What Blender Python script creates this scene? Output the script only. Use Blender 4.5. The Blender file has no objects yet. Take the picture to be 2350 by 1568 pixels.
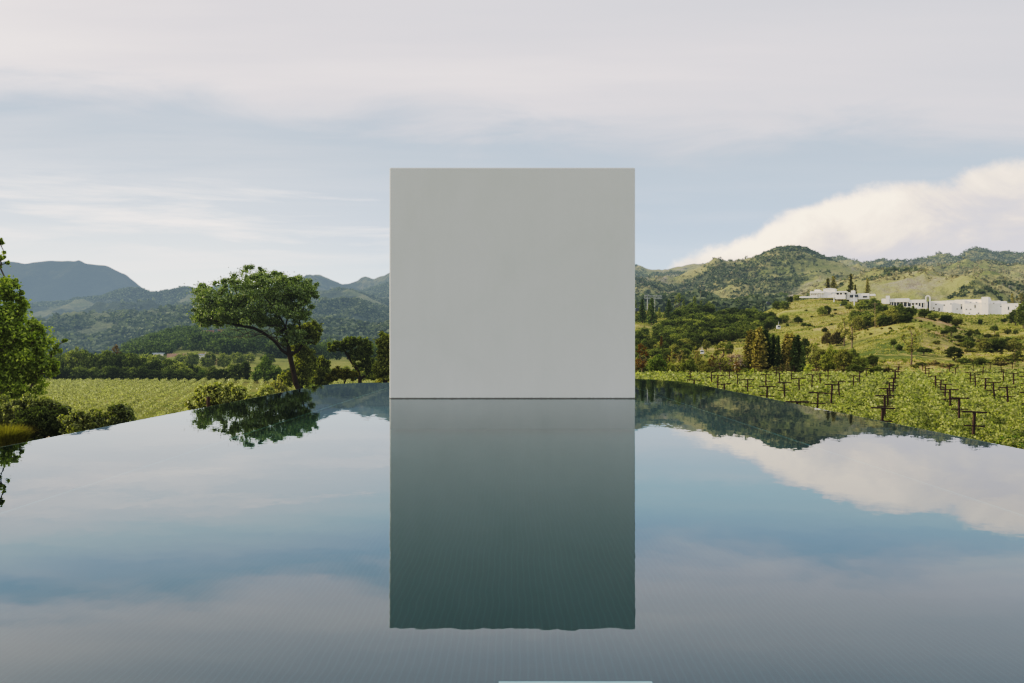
import bpy, math, random
import numpy as np
R = math.radians
F, CX, HY, EYE = 2285.0, 1175.0, 797.0, 1.5      # lens in picture units, picture centre, horizon line, eye height above the water
scn = bpy.context.scene
COL = scn.collection
rng = np.random.default_rng(7)
random.seed(7)

# ------------------------------------------------------------------ helpers
def zof(y, Y): return EYE + (HY - y) / F * Y
def xof(x, Y): return (x - CX) / F * Y

def mesh_np(name, verts, faces, smooth=False):
    """verts (N,3), faces (M,k) all with the same k, or list of such arrays"""
    if not isinstance(faces, list): faces = [faces]
    me = bpy.data.meshes.new(name)
    verts = np.asarray(verts, dtype=np.float32)
    me.vertices.add(len(verts)); me.vertices.foreach_set('co', verts.ravel())
    tot = np.concatenate([np.full(len(f), f.shape[1], dtype=np.int32) for f in faces])
    idx = np.concatenate([f.ravel() for f in faces]).astype(np.int32)
    me.loops.add(len(idx)); me.loops.foreach_set('vertex_index', idx)
    me.polygons.add(len(tot))
    st = np.zeros(len(tot), dtype=np.int32); st[1:] = np.cumsum(tot)[:-1]
    me.polygons.foreach_set('loop_start', st)
    me.polygons.foreach_set('use_smooth', np.full(len(tot), smooth))
    me.update(calc_edges=True)
    return me

def obj(name, me, mat, parent=None):
    o = bpy.data.objects.new(name, me); COL.objects.link(o)
    if mat is not None and me is not None and not me.materials: me.materials.append(mat)
    if parent is not None: o.parent = parent
    return o

def tag(o, label=None, cat=None, group=None, kind=None):
    if label: o['label'] = label
    if cat: o['category'] = cat
    if group: o['group'] = group
    if kind: o['kind'] = kind
    return o

def empty(name, loc=(0, 0, 0), rz=0.0):
    o = bpy.data.objects.new(name, None); COL.objects.link(o)
    o.location = loc; o.rotation_euler = (0, 0, rz); o.empty_display_size = 0.3
    return o

class MB:
    def __init__(s): s.v = []; s.f = []
    def box(s, x0, x1, y0, y1, z0, z1):
        b = len(s.v)
        s.v += [(x0,y0,z0),(x1,y0,z0),(x1,y1,z0),(x0,y1,z0),(x0,y0,z1),(x1,y0,z1),(x1,y1,z1),(x0,y1,z1)]
        s.f += [(b,b+3,b+2,b+1),(b+4,b+5,b+6,b+7),(b,b+1,b+5,b+4),(b+1,b+2,b+6,b+5),(b+2,b+3,b+7,b+6),(b+3,b,b+4,b+7)]
        return s
    def tube(s, p, q, r0, r1=None, n=6):
        r1 = r0 if r1 is None else r1
        p = np.array(p, float); q = np.array(q, float); d = q - p; d /= (np.linalg.norm(d) + 1e-9)
        a = np.cross(d, (0, 0, 1) if abs(d[2]) < .9 else (1, 0, 0)); a /= np.linalg.norm(a); c = np.cross(d, a)
        b = len(s.v)
        for P, r in ((p, r0), (q, r1)):
            for i in range(n):
                t = 2 * math.pi * i / n
                s.v.append(tuple(P + r * (math.cos(t) * a + math.sin(t) * c)))
        for i in range(n):
            j = (i + 1) % n; s.f.append((b+i, b+j, b+n+j, b+n+i))
        s.f.append(tuple(b + n - 1 - i for i in range(n))); s.f.append(tuple(b + n + i for i in range(n)))
        return s
    def poly_prism(s, pts, z0, z1):
        b = len(s.v); n = len(pts)
        s.v += [(x, y, z0) for x, y in pts] + [(x, y, z1) for x, y in pts]
        s.f.append(tuple(range(b + n - 1, b - 1, -1))); s.f.append(tuple(range(b + n, b + 2 * n)))
        for i in range(n):
            j = (i + 1) % n; s.f.append((b+i, b+j, b+n+j, b+n+i))
        return s
    def build(s, name, mat, parent=None, smooth=False):
        me = bpy.data.meshes.new(name); me.from_pydata(s.v, [], s.f)
        if smooth: me.polygons.foreach_set('use_smooth', [True] * len(me.polygons))
        me.update()
        return obj(name, me, mat, parent)

# value noise ----------------------------------------------------------------
_T = np.random.default_rng(11).random((256, 256))
def vnoise(x, y):
    xi = np.floor(x).astype(int); yi = np.floor(y).astype(int); fx = x - xi; fy = y - yi
    fx = fx*fx*fx*(fx*(fx*6-15)+10); fy = fy*fy*fy*(fy*(fy*6-15)+10)
    a = _T[xi % 256, yi % 256]; b = _T[(xi+1) % 256, yi % 256]; c = _T[xi % 256, (yi+1) % 256]; d = _T[(xi+1) % 256, (yi+1) % 256]
    return (a*(1-fx)+b*fx)*(1-fy) + (c*(1-fx)+d*fx)*fy
def fbm(x, y, o=5, ridged=False):
    s = 0; a = .5; t = 0
    for i in range(o):
        n = vnoise(x * 2**i + 17.3*i, y * 2**i + 5.1*i)
        if ridged: n = 1 - abs(2*n - 1)
        s = s + a*n; t += a; a *= .5
    return s / t

# ------------------------------------------------------------------ materials
def newmat(name):
    m = bpy.data.materials.new(name); m.use_nodes = True
    nt = m.node_tree; nt.nodes.clear()
    return m, nt
def N(nt, t, **kw):
    n = nt.nodes.new(t)
    for k, v in kw.items(): setattr(n, k, v)
    return n
def L(nt, a, b): nt.links.new(a, b)
def ramp(nt, stops, interp='LINEAR'):
    r = N(nt, 'ShaderNodeValToRGB'); cr = r.color_ramp; cr.interpolation = interp
    while len(cr.elements) < len(stops): cr.elements.new(.5)
    for e, (p, c) in zip(cr.elements, stops):
        e.position = p; e.color = (c[0], c[1], c[2], 1) if not isinstance(c, (int, float)) else (c, c, c, 1)
    return r
def math_(nt, op, a, b=None, c=None, clamp=False):
    n = N(nt, 'ShaderNodeMath', operation=op, use_clamp=clamp)
    for i, v in enumerate((a, b, c)):
        if v is None: continue
        if isinstance(v, (int, float)): n.inputs[i].default_value = v
        else: L(nt, v, n.inputs[i])
    return n.outputs[0]
def mixc(nt, f, a, b, bt='MIX'):
    n = N(nt, 'ShaderNodeMix', data_type='RGBA', blend_type=bt)
    for i, v in ((0, f), (6, a), (7, b)):
        if isinstance(v, (int, float)): n.inputs[i].default_value = v
        elif isinstance(v, tuple): n.inputs[i].default_value = (v[0], v[1], v[2], 1)
        else: L(nt, v, n.inputs[i])
    return n.outputs[2]
def noise(nt, vec, scale, detail=4, rough=.55, dist=0.0):
    n = N(nt, 'ShaderNodeTexNoise'); n.inputs['Scale'].default_value = scale; n.inputs['Detail'].default_value = detail
    n.inputs['Roughness'].default_value = rough; n.inputs['Distortion'].default_value = dist
    if vec is not None: L(nt, vec, n.inputs['Vector'])
    return n
def mapping(nt, vec, scale=(1,1,1), rot=(0,0,0), loc=(0,0,0)):
    m = N(nt, 'ShaderNodeMapping'); m.inputs['Scale'].default_value = scale; m.inputs['Rotation'].default_value = rot; m.inputs['Location'].default_value = loc
    L(nt, vec, m.inputs['Vector']); return m.outputs[0]

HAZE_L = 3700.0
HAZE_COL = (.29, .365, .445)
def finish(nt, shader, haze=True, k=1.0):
    """haze put into the material: a blue glow that grows with distance from the origin"""
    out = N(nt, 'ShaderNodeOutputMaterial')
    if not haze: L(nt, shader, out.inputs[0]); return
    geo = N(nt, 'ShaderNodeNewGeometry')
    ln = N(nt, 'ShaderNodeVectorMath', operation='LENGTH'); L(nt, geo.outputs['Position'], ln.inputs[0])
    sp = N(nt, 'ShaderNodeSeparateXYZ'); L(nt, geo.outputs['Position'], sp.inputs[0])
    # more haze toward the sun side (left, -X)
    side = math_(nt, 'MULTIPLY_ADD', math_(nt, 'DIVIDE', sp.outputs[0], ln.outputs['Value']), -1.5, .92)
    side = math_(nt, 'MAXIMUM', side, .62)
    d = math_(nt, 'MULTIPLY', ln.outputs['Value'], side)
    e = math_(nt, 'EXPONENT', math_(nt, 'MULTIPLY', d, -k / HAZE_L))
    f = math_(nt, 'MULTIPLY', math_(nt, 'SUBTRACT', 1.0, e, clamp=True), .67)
    em = N(nt, 'ShaderNodeEmission'); em.inputs[0].default_value = (*HAZE_COL, 1); em.inputs[1].default_value = 1.0  # painted haze: blue emission blended over each far surface
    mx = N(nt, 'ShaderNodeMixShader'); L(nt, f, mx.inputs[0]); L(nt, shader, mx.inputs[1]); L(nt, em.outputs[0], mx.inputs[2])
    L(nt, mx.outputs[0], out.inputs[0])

def leafmat(name, c1, c2, haze=True, trans=.35, gloss=.0, ovar=.55):
    m, nt = newmat(name)
    geo = N(nt, 'ShaderNodeNewGeometry'); oi = N(nt, 'ShaderNodeObjectInfo')
    r = math_(nt, 'ADD', math_(nt, 'MULTIPLY', geo.outputs['Random Per Island'], .45), math_(nt, 'MULTIPLY', oi.outputs['Random'], .55))
    col = mixc(nt, r, c1, c2)
    hv = N(nt, 'ShaderNodeHueSaturation'); L(nt, col, hv.inputs['Color'])
    L(nt, math_(nt, 'MULTIPLY', math_(nt, 'MULTIPLY_ADD', geo.outputs['Random Per Island'], .8, .6), math_(nt, 'MULTIPLY_ADD', oi.outputs['Random'], ovar, 1 - ovar/2)), hv.inputs['Value'])
    d = N(nt, 'ShaderNodeBsdfDiffuse'); L(nt, hv.outputs[0], d.inputs[0])
    t = N(nt, 'ShaderNodeBsdfTranslucent')
    L(nt, mixc(nt, 1.0, hv.outputs[0], (1.3, 1.5, .6), 'MULTIPLY'), t.inputs[0])
    mx = N(nt, 'ShaderNodeMixShader'); mx.inputs[0].default_value = trans; L(nt, d.outputs[0], mx.inputs[1]); L(nt, t.outputs[0], mx.inputs[2])
    sh = mx.outputs[0]
    if gloss:
        g = N(nt, 'ShaderNodeBsdfGlossy'); g.inputs['Roughness'].default_value = .45; g.inputs[0].default_value = (.8, .85, .9, 1)
        m2 = N(nt, 'ShaderNodeMixShader'); m2.inputs[0].default_value = gloss; L(nt, sh, m2.inputs[1]); L(nt, g.outputs[0], m2.inputs[2]); sh = m2.outputs[0]
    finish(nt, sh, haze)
    return m

def barkmat(name, c, haze=True):
    m, nt = newmat(name)
    tc = N(nt, 'ShaderNodeTexCoord')
    n = noise(nt, mapping(nt, tc.outputs['Object'], (6, 6, 1.2)), 2.0, 6, .65)
    r = ramp(nt, [(.3, tuple(v*.45 for v in c)), (.7, c)]); L(nt, n.outputs[0], r.inputs[0])
    d = N(nt, 'ShaderNodeBsdfDiffuse'); L(nt, r.outputs[0], d.inputs[0])
    b = N(nt, 'ShaderNodeBump'); b.inputs['Strength'].default_value = .8; b.inputs['Distance'].default_value = .08; L(nt, n.outputs[0], b.inputs['Height']); L(nt, b.outputs[0], d.inputs['Normal'])
    finish(nt, d.outputs[0], haze); return m

def plain(name, c, rough=.6, var=.15, scale=3.0, haze=False, metal=0.0, k=1.0):
    m, nt = newmat(name)
    tc = N(nt, 'ShaderNodeTexCoord'); n = noise(nt, tc.outputs['Object'], scale, 6, .6)
    r = ramp(nt, [(.3, tuple(v*(1-var) for v in c)), (.7, tuple(min(1, v*(1+var)) for v in c))]); L(nt, n.outputs[0], r.inputs[0])
    p = N(nt, 'ShaderNodeBsdfPrincipled'); L(nt, r.outputs[0], p.inputs['Base Color']); p.inputs['Roughness'].default_value = rough; p.inputs['Metallic'].default_value = metal
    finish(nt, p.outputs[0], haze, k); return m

def terrain(name, grass1, grass2, scrub, rock, s_patch, s_fine, cover, rocky=.25, bumpd=0.0, stretch=1.0):
    """grass slopes with patches of scrub, dry grass and rock, all driven by world position"""
    m, nt = newmat(name)
    geo = N(nt, 'ShaderNodeNewGeometry')
    pos = mapping(nt, geo.outputs['Position'], (1, stretch, 1))
    a = noise(nt, pos, s_patch, 5, .6); b = noise(nt, pos, s_fine, 6, .7); c = noise(nt, mapping(nt, geo.outputs['Position'], (1, 1, 2.2)), s_patch * 2.3, 6, .65, .4)
    g = ramp(nt, [(.36, grass1), (.62, grass2)]); L(nt, c.outputs[0], g.inputs[0])
    col = mixc(nt, math_(nt, 'MULTIPLY_ADD', b.outputs[0], .5, 0.0), g.outputs[0], tuple(v * .45 for v in grass1))
    rk = ramp(nt, [(.60 - .1*rocky, 0.0), (.68, 1.0)]); L(nt, noise(nt, pos, s_patch * 1.6, 8, .75).outputs[0], rk.inputs[0])
    col = mixc(nt, math_(nt, 'MULTIPLY', rk.outputs[0], min(1, rocky * 2)), col, rock)
    sm = math_(nt, 'ADD', math_(nt, 'MULTIPLY', a.outputs[0], .65), math_(nt, 'MULTIPLY', b.outputs[0], .35))
    sr = ramp(nt, [(cover - .035, 1.0), (cover + .035, 0.0)]); L(nt, sm, sr.inputs[0])
    dk = mixc(nt, b.outputs[0], tuple(v * .5 for v in scrub), tuple(v * 1.35 for v in scrub))
    col = mixc(nt, sr.outputs[0], col, dk)
    d = N(nt, 'ShaderNodeBsdfDiffuse'); L(nt, col, d.inputs[0]); d.inputs['Roughness'].default_value = .8
    if bumpd:
        bp = N(nt, 'ShaderNodeBump'); bp.inputs['Strength'].default_value = 1; bp.inputs['Distance'].default_value = bumpd
        L(nt, b.outputs[0], bp.inputs['Height']); L(nt, bp.outputs[0], d.inputs['Normal'])
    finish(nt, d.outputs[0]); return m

M = {}
M['oak'] = leafmat('oak_leaves', (.070, .112, .036), (.195, .230, .078), gloss=.05, ovar=0.0)
M['bright'] = leafmat('spring_leaves', (.195, .245, .050), (.400, .410, .110), trans=.5, gloss=.02, ovar=0.0)
M['bush'] = leafmat('bush_leaves', (.090, .120, .032), (.250, .250, .085), gloss=.04)
M['dark'] = leafmat('dark_leaves', (.060, .082, .036), (.150, .165, .062), trans=.4)
M['mid'] = leafmat('green_leaves', (.088, .118, .042), (.220, .225, .082), trans=.4)
M['olive'] = leafmat('olive_leaves', (.115, .135, .045), (.250, .235, .095))
M['midtree'] = leafmat('oak_green_leaves', (.095, .125, .042), (.270, .265, .090), trans=.45, ovar=0.0)
M['tan'] = leafmat('tan_leaves', (.130, .120, .060), (.210, .180, .100))
M['rust'] = leafmat('rust_leaves', (.110, .065, .022), (.190, .120, .035))
M['yellow'] = leafmat('yellow_leaves', (.160, .160, .030), (.260, .230, .045))
M['conifer'] = leafmat('conifer_needles', (.045, .072, .034), (.115, .140, .055), trans=.3)
M['redwood'] = leafmat('redwood_needles', (.110, .112, .038), (.250, .215, .088), trans=.3)
M['light'] = leafmat('willow_leaves', (.080, .115, .036), (.150, .180, .060))
M['pink'] = leafmat('bare_twigs', (.150, .115, .095), (.230, .180, .150), trans=.1)
M['vine'] = leafmat('vine_leaves', (.105, .130, .045), (.420, .415, .180), trans=.4, gloss=.02, ovar=0.0)
M['vine_shade_tint'] = leafmat('vine_leaves_shade_tint', (.060, .100, .022), (.130, .175, .045), trans=.35, ovar=0.0)  # shade by the pool edge put into a darker leaf colour
M['vine_far'] = leafmat('field_vine_leaves', (.165, .180, .095), (.345, .340, .185), trans=.35, ovar=0.0)
M['straw'] = leafmat('grass_blades', (.120, .120, .028), (.200, .180, .050), trans=.4, ovar=0.0)
M['far_wood'] = leafmat('wood_leaves', (.034, .056, .026), (.095, .118, .048), ovar=0.0)
M['scrub'] = leafmat('hill_scrub', (.060, .080, .044), (.160, .170, .085), trans=.2, ovar=0.0)
M['scrub2'] = leafmat('hill_brush', (.130, .130, .065), (.230, .205, .110), trans=.15, ovar=0.0)
M['bark'] = barkmat('bark', (.050, .038, .030))
M['bark_pale'] = barkmat('pale_bark', (.45, .40, .34))
M['bark_grey'] = barkmat('grey_bark', (.17, .14, .11))
M['rusty'] = plain('rusted_steel', (.030, .014, .011), .75, .45, 9, haze=False)
M['white'] = plain('white_plaster', (.80, .75, .65), .7, .08, .4, haze=True)
M['white_paint'] = plain('white_painted_metal', (.55, .55, .54), .5, .05, 1, haze=True)
M['glass'] = plain('dark_glass', (.03, .035, .04), .2, .2, 1, haze=True)
M['soil'] = plain('clay_soil', (.36, .22, .15), .9, .2, .3, haze=True)
M['wood_pole'] = plain('weathered_wood', (.26, .20, .13), .8, .2, 2, haze=True)
M['pylon_metal'] = plain('galvanised_lattice', (.30, .31, .31), .5, .05, 1, haze=True)
M['blue_roof'] = plain('blue_grey_roof', (.30, .35, .42), .5, .1, 1, haze=True)
M['tile_roof'] = plain('terracotta_roof', (.33, .17, .11), .8, .2, 2, haze=True)

# ------------------------------------------------------------------ terrain from lines of sight kept as real heights
DAMP = {}
class Sheet:
    def __init__(s, layers, amp=0.0, lam=100.0, ridged=False, seed=0.0, uniform=.1):
        s.Y = np.array([l[0] for l in layers], float); s.prof = [np.array(l[1], float) for l in layers]
        s.amp, s.lam, s.ridged, s.seed, s.uni = amp, lam, ridged, seed, uniform
    def height(s, X, Y):
        X = np.asarray(X, float); Y = np.asarray(Y, float)
        sx = CX + F * X / Y
        Z = np.stack([EYE + (HY - np.interp(sx, p[:, 0], p[:, 1])) / F * y for y, p in zip(s.Y, s.prof)])
        i = np.clip(np.searchsorted(s.Y, Y) - 1, 0, len(s.Y) - 2)
        t = np.clip((Y - s.Y[i]) / (s.Y[i+1] - s.Y[i]), 0, 1)
        ts = t*t*(3-2*t)*.6 + t*.4
        idx = np.arange(Z.shape[1]) if Z.ndim == 2 else None
        if Z.ndim == 1: z = Z[i]*(1-ts) + Z[i+1]*ts
        else: z = Z[i, idx]*(1-ts) + Z[i+1, idx]*ts
        if s.amp:
            damp = s.uni + (1 - s.uni) * 4 * t * (1 - t)      # quiet on the measured lines, free in between
            if s is DAMP.get('left'): damp = damp * np.where(Y > 3200, .12, np.where(Y > 2500, .6, 1))
            if s is DAMP.get('right'): damp = damp * np.where((Y > 2600) & (Y < 3500), .3, 1)
            n = fbm(X/s.lam + s.seed, Y/s.lam + s.seed*2, 6, s.ridged) - (.62 if s.ridged else .5)
            z = z + s.amp * n * 2 * np.minimum(1, damp)
        return z
    def mesh(s, name, x0, x1, nx, ny, mat, y0=None, y1=None):
        ys = np.linspace(0, 1, ny) ** 1.15 * ((y1 or s.Y[-1]) - (y0 or s.Y[0])) + (y0 or s.Y[0])
        xs = np.linspace(x0, x1, nx)
        SX, YY = np.meshgrid(xs, ys); XX = (SX - CX) / F * YY
        Z = s.height(XX.ravel(), YY.ravel())
        v = np.stack([XX.ravel(), YY.ravel(), Z], 1)
        a = np.arange(nx*ny).reshape(ny, nx)
        f = np.stack([a[:-1, :-1].ravel(), a[:-1, 1:].ravel(), a[1:, 1:].ravel(), a[1:, :-1].ravel()], 1)
        return tag(obj(name, mesh_np(name, v, f, True), mat), kind='structure')

def smooth(a, b, x):
    t = np.clip((x - a) / (b - a), 0, 1); return t*t*(3-2*t)
def ground_h(X, Y):
    X = np.asarray(X, float); Y = np.asarray(Y, float)
    zl = -3.5 - 5.5 * smooth(50, 130, Y)
    zr = -4.6 - .3 * smooth(100, 220, Y)
    t = smooth(-6, 8, X) * (1 - smooth(230, 420, Y)) 
    z = zl * (1 - t) + zr * t
    return z + .25 * (fbm(X/23., Y/23., 3) - .5)

near_hill = Sheet([
 (190, [(900,872),(1460,870),(1700,873),(1900,864),(2050,858),(2350,852),(2900,850)]),
 (230, [(900,868),(1460,862),(1700,862),(1900,856),(2000,850),(2350,842),(2900,840)]),
 (300, [(900,862),(1460,848),(1600,842),(1750,828),(1850,835),(1950,832),(2000,822),(2100,817),(2200,822),(2350,815),(2900,815)]),
 (400, [(900,840),(1460,800),(1650,802),(1800,790),(1880,792),(1950,772),(2020,745),(2080,727),(2110,723),(2160,731),(2200,748),(2250,771),(2300,778),(2350,775),(2900,770)]),
 (480, [(900,830),(1460,770),(1600,778),(1700,782),(1850,756),(1950,738),(2020,733),(2080,730),(2150,741),(2200,757),(2250,763),(2350,752),(2900,745)]),
 (600, [(900,800),(1460,735),(1550,730),(1650,746),(1740,737),(1800,713),(1870,703),(1950,702),(2050,706),(2150,717),(2217,723),(2350,723),(2900,722)]),
 (700, [(900,780),(1460,712),(1510,718),(1650,735),(1740,728),(1770,711),(1822,692),(1860,686.5),(1918,684),(2023,692),(2134,712),(2150,716),(2350,720),(2900,720)]),
 (860, [(900,800),(1460,740),(1740,745),(1900,715),(2050,722),(2350,735),(2900,735)]),
 (1100,[(900,815),(2900,815)])], amp=3.0, lam=60, seed=3.1, uniform=.12)

right_mt = Sheet([
 (950, [(1000,815),(2900,812)]),
 (1500,[(1000,760),(1400,722),(1458,708),(1550,706),(1681,706),(1800,700),(1900,676),(1972,656),(2013,652),(2087,646),(2118,645),(2150,652),(2182,664),(2230,658),(2293,655),(2350,666),(2900,660)]),
 (1850,[(1000,740),(1458,688),(1541,688),(1681,700),(1800,688),(1900,670),(1972,664),(2087,660),(2180,668),(2350,668),(2900,660)]),
 (2600,[(1000,660),(1300,650),(1458,656),(1500,652),(1563,639),(1620,626),(1680,612),(1709,604.4),(1728,595),(1747,586),(1759,579.5),(1784,569),(1803,566.4),(1828,566.4),(1850,570),(1865,578),(1884,586),(1896,592),(1918,604),(1940,616),(1975,632),(2040,640),(2120,632),(2200,625),(2300,632),(2900,630)]),
 (3000,[(1000,700),(1458,690),(1709,640),(1815,605),(1920,640),(2100,655),(2900,655)]),
 (3500,[(1000,690),(1458,650),(1600,640),(1709,640),(1815,630),(1920,632),(2000,628),(2100,634),(2160,618),(2242,604),(2350,616),(2900,620)]),
 (4000,[(1000,590),(1300,600),(1458,616.3),(1488,624.7),(1532,620),(1572,610.7),(1620,604),(1672,600.7),(1709,604),(1800,606),(1880,598),(1902,594.5),(1937,601),(1975,612),(2007,611),(2023,605.6),(2042,613),(2083,613.5),(2121,605.6),(2160,595.4),(2204,594.5),(2226,582.7),(2242,578.6),(2261,581),(2280,588),(2312,586),(2350,588),(2500,596),(2900,600)]),
 (4600,[(1000,680),(2900,690)])], amp=75, lam=330, ridged=True, seed=1.7, uniform=.05)

left_hill = Sheet([
 (1300,[(-700,815),(1800,815)]),
 (1900,[(-700,786),(0,780),(120,770),(200,778),(330,764),(430,750),(560,758),(700,762),(830,752),(900,742),(1175,740),(1800,745)]),
 (2500,[(-700,750),(0,742),(100,735),(180,728),(260,732),(360,712),(440,703),(520,722),(640,716),(740,700),(830,705),(900,722),(1175,730),(1800,735)]),
 (3200,[(-700,730),(-300,722),(0,706),(56,699),(97,692),(150,695),(174,688),(222,680),(268,673),(295,674.5),(351,680),(403,674.5),(428,666),(459,669),(522,676),(600,682),(680,674),(736,669.5),(765,668.5),(795,671),(830,680),(862,691),(892,700),(1000,720),(1175,740),(1800,740)]),
 (3700,[(-700,750),(0,735),(400,705),(522,668),(700,700),(800,690),(892,672),(1175,680),(1800,690)]),
 (4200,[(-700,735),(0,720),(300,690),(430,672),(500,655),(522,652),(550,655),(600,672),(700,680),(780,676),(839,662),(860,655),(892,647),(1000,640),(1175,642),(1800,650)]),
 (4700,[(-700,770),(1800,720)])], amp=95, lam=430, ridged=True, seed=4.3, uniform=.045)
back_ridge = Sheet([
 (4800,[(200,760),(1800,760)]),
 (5600,[(200,720),(500,690),(600,664),(640,652),(680,643),(698,638.6),(718,635.7),(736,637),(757,646),(786,655),(798,653),(810,649),(822,645),(827,640),(833,637),(839,636),(848,639),(857,643),(866,640),(874,637),(882,637),(892,631),(940,622),(1000,620),(1175,622),(1400,620),(1600,650),(1800,700)]),
 (6500,[(200,760),(1800,760)])], amp=160, lam=500, ridged=True, seed=7.7, uniform=.05)
far_mt = Sheet([
 (6500,[(-900,790),(900,790)]),
 (9200,[(-900,640),(-300,620),(-100,612),(0,608.4),(57,611),(87,603),(118,599),(150,600),(181,602.5),(198,613.6),(243,627.5),(285,641.4),(323,662),(353,678),(380,676),(393,673),(420,680),(600,700),(900,740)]),
 (11500,[(-900,760),(900,760)])], amp=300, lam=1300, ridged=True, seed=9.1, uniform=.02)
low_hill = Sheet([
 (470, [(150,850),(900,850)]),
 (560, [(150,842),(300,840),(400,822),(470,818),(560,818),(640,826),(900,838)]),
 (760, [(150,835),(290,822),(313,808),(348,795),(382,786),(430,780),(480,776),(530,775),(575,780),(628,800),(690,815),(900,822)]),
 (1000,[(150,835),(900,835)])], amp=2.5, lam=60, seed=5.5, uniform=.3)

DAMP['left'] = left_hill; DAMP['right'] = right_mt
def lower(sh, Y, d):
    for i, y in enumerate(sh.Y):
        if y == Y: sh.prof[i][:, 1] += d
lower(left_hill, 3200, 5); lower(left_hill, 4200, 4); lower(right_mt, 2600, 2.0); lower(right_mt, 4000, 2.5)
MT = terrain('mountain_ground', (.220,.245,.080), (.420,.370,.170), (.105,.118,.060), (.30,.265,.21), .0050, .05, .44, .6, bumpd=10)
MTL = terrain('wooded_hill_ground', (.150,.180,.080), (.250,.250,.125), (.070,.088,.055), (.20,.17,.13), .0042, .035, .52, .25, bumpd=12)
MF = terrain('far_mountain_ground', (.05,.07,.04), (.09,.10,.05), (.04,.055,.035), (.12,.11,.09), .0012, .008, .50, .3, bumpd=60)
NH = terrain('grassy_slope', (.185,.215,.062), (.400,.330,.150), (.100,.130,.045), (.42,.28,.18), .020, .30, .43, .60, bumpd=1.4, stretch=.55)
GR = terrain('valley_ground', (.150,.180,.050), (.25,.235,.085), (.09,.11,.04), (.22,.17,.11), .03, .9, .40, .2, bumpd=.1)

near_hill.mesh('grassy_hill', 1000, 2900, 420, 330, NH)
right_mt.mesh('mountain', 1050, 2850, 560, 300, MT)
left_hill.mesh('wooded_hills', -650, 1700, 520, 240, MTL)
back_ridge.mesh('rocky_ridge', 250, 1700, 420, 70, MTL)
far_mt.mesh('far_mountain', -850, 850, 260, 60, MF)
low_hill.mesh('low_wooded_hill', 160, 880, 200, 120, GR)
# valley floor: one sheet to the horizon
gx = np.concatenate([-np.geomspace(14000, 60, 40), np.linspace(-58, 58, 59), np.geomspace(60, 14000, 40)])
gy = np.concatenate([[-3000, -800, -200, -60, -20], np.linspace(-10, 300, 156), np.geomspace(304, 15000, 50)])
GX, GY = np.meshgrid(gx, gy); gz = ground_h(GX.ravel(), GY.ravel())
a = np.arange(GX.size).reshape(GX.shape)
gf = np.stack([a[:-1,:-1].ravel(), a[:-1,1:].ravel(), a[1:,1:].ravel(), a[1:,:-1].ravel()], 1)
tag(obj('ground', mesh_np('ground', np.stack([GX.ravel(), GY.ravel(), gz], 1), gf, True), GR), kind='structure')

SHEETS_R = [near_hill]
def surface(X, Y):
    X = np.atleast_1d(np.asarray(X, float)); Y = np.atleast_1d(np.asarray(Y, float))
    z = ground_h(X, Y)
    sx = CX + F * X / Y
    for sh, lo, hi in ((near_hill, 1000, 2900), (right_mt, 1050, 2850), (left_hill, -650, 1700), (low_hill, 160, 880)):
        m = (Y >= sh.Y[0]) & (Y <= sh.Y[-1]) & (sx > lo) & (sx < hi)
        if m.any(): z[m] = np.maximum(z[m], sh.height(X[m], Y[m]))
    return z
def foot(x, y, Y0=180, Y1=900):
    """the place on the land that is seen at (x, y)"""
    Ys = np.linspace(Y0, Y1, 500); Xs = xof(x, Ys); Z = surface(Xs, Ys); ln = zof(y, Ys)
    h = np.where(Z >= ln)[0]
    Y = Ys[h[0]] if len(h) else Y1 * .85
    return float(xof(x, Y)), float(Y), float(surface(xof(x, Y), Y)[0])

# ------------------------------------------------------------------ leaves and branches
def leaf_cloud(cent, size, g, up=.25, elong=1.5, out=None):
    n = len(cent)
    nr = g.normal(size=(n, 3)); nr /= np.linalg.norm(nr, axis=1)[:, None]
    if out is not None: nr = nr + out * .6
    nr[:, 2] += up; nr /= np.linalg.norm(nr, axis=1)[:, None] + 1e-9
    t = g.normal(size=(n, 3)); t -= nr * (t * nr).sum(1)[:, None]; t /= np.linalg.norm(t, axis=1)[:, None] + 1e-9
    b = np.cross(nr, t); s = (size * g.uniform(.6, 1.3, n))[:, None] if np.ndim(size) == 0 else (size * g.uniform(.7, 1.25, n))[:, None]
    v = np.stack([cent - t*s*.5*elong, cent + b*s*.5 - t*s*.1, cent + t*s*.5*elong, cent - b*s*.5 - t*s*.1], 1).reshape(-1, 3)
    return v, np.arange(4*n).reshape(n, 4)

def clump_leaves(clumps, radii, per, size, g, flat=.75, up=.25):
    c = np.repeat(clumps, per, 0); r = np.repeat(radii, per)
    d = g.normal(size=c.shape); d /= np.linalg.norm(d, axis=1)[:, None]
    rad = np.where(g.random(len(c)) < .7, g.random(len(c)) ** .45, np.abs(g.normal(size=len(c))) * .8)
    o = d * (rad * r)[:, None]; o[:, 2] *= flat
    return leaf_cloud(c + o, size, g, up, out=d)

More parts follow.
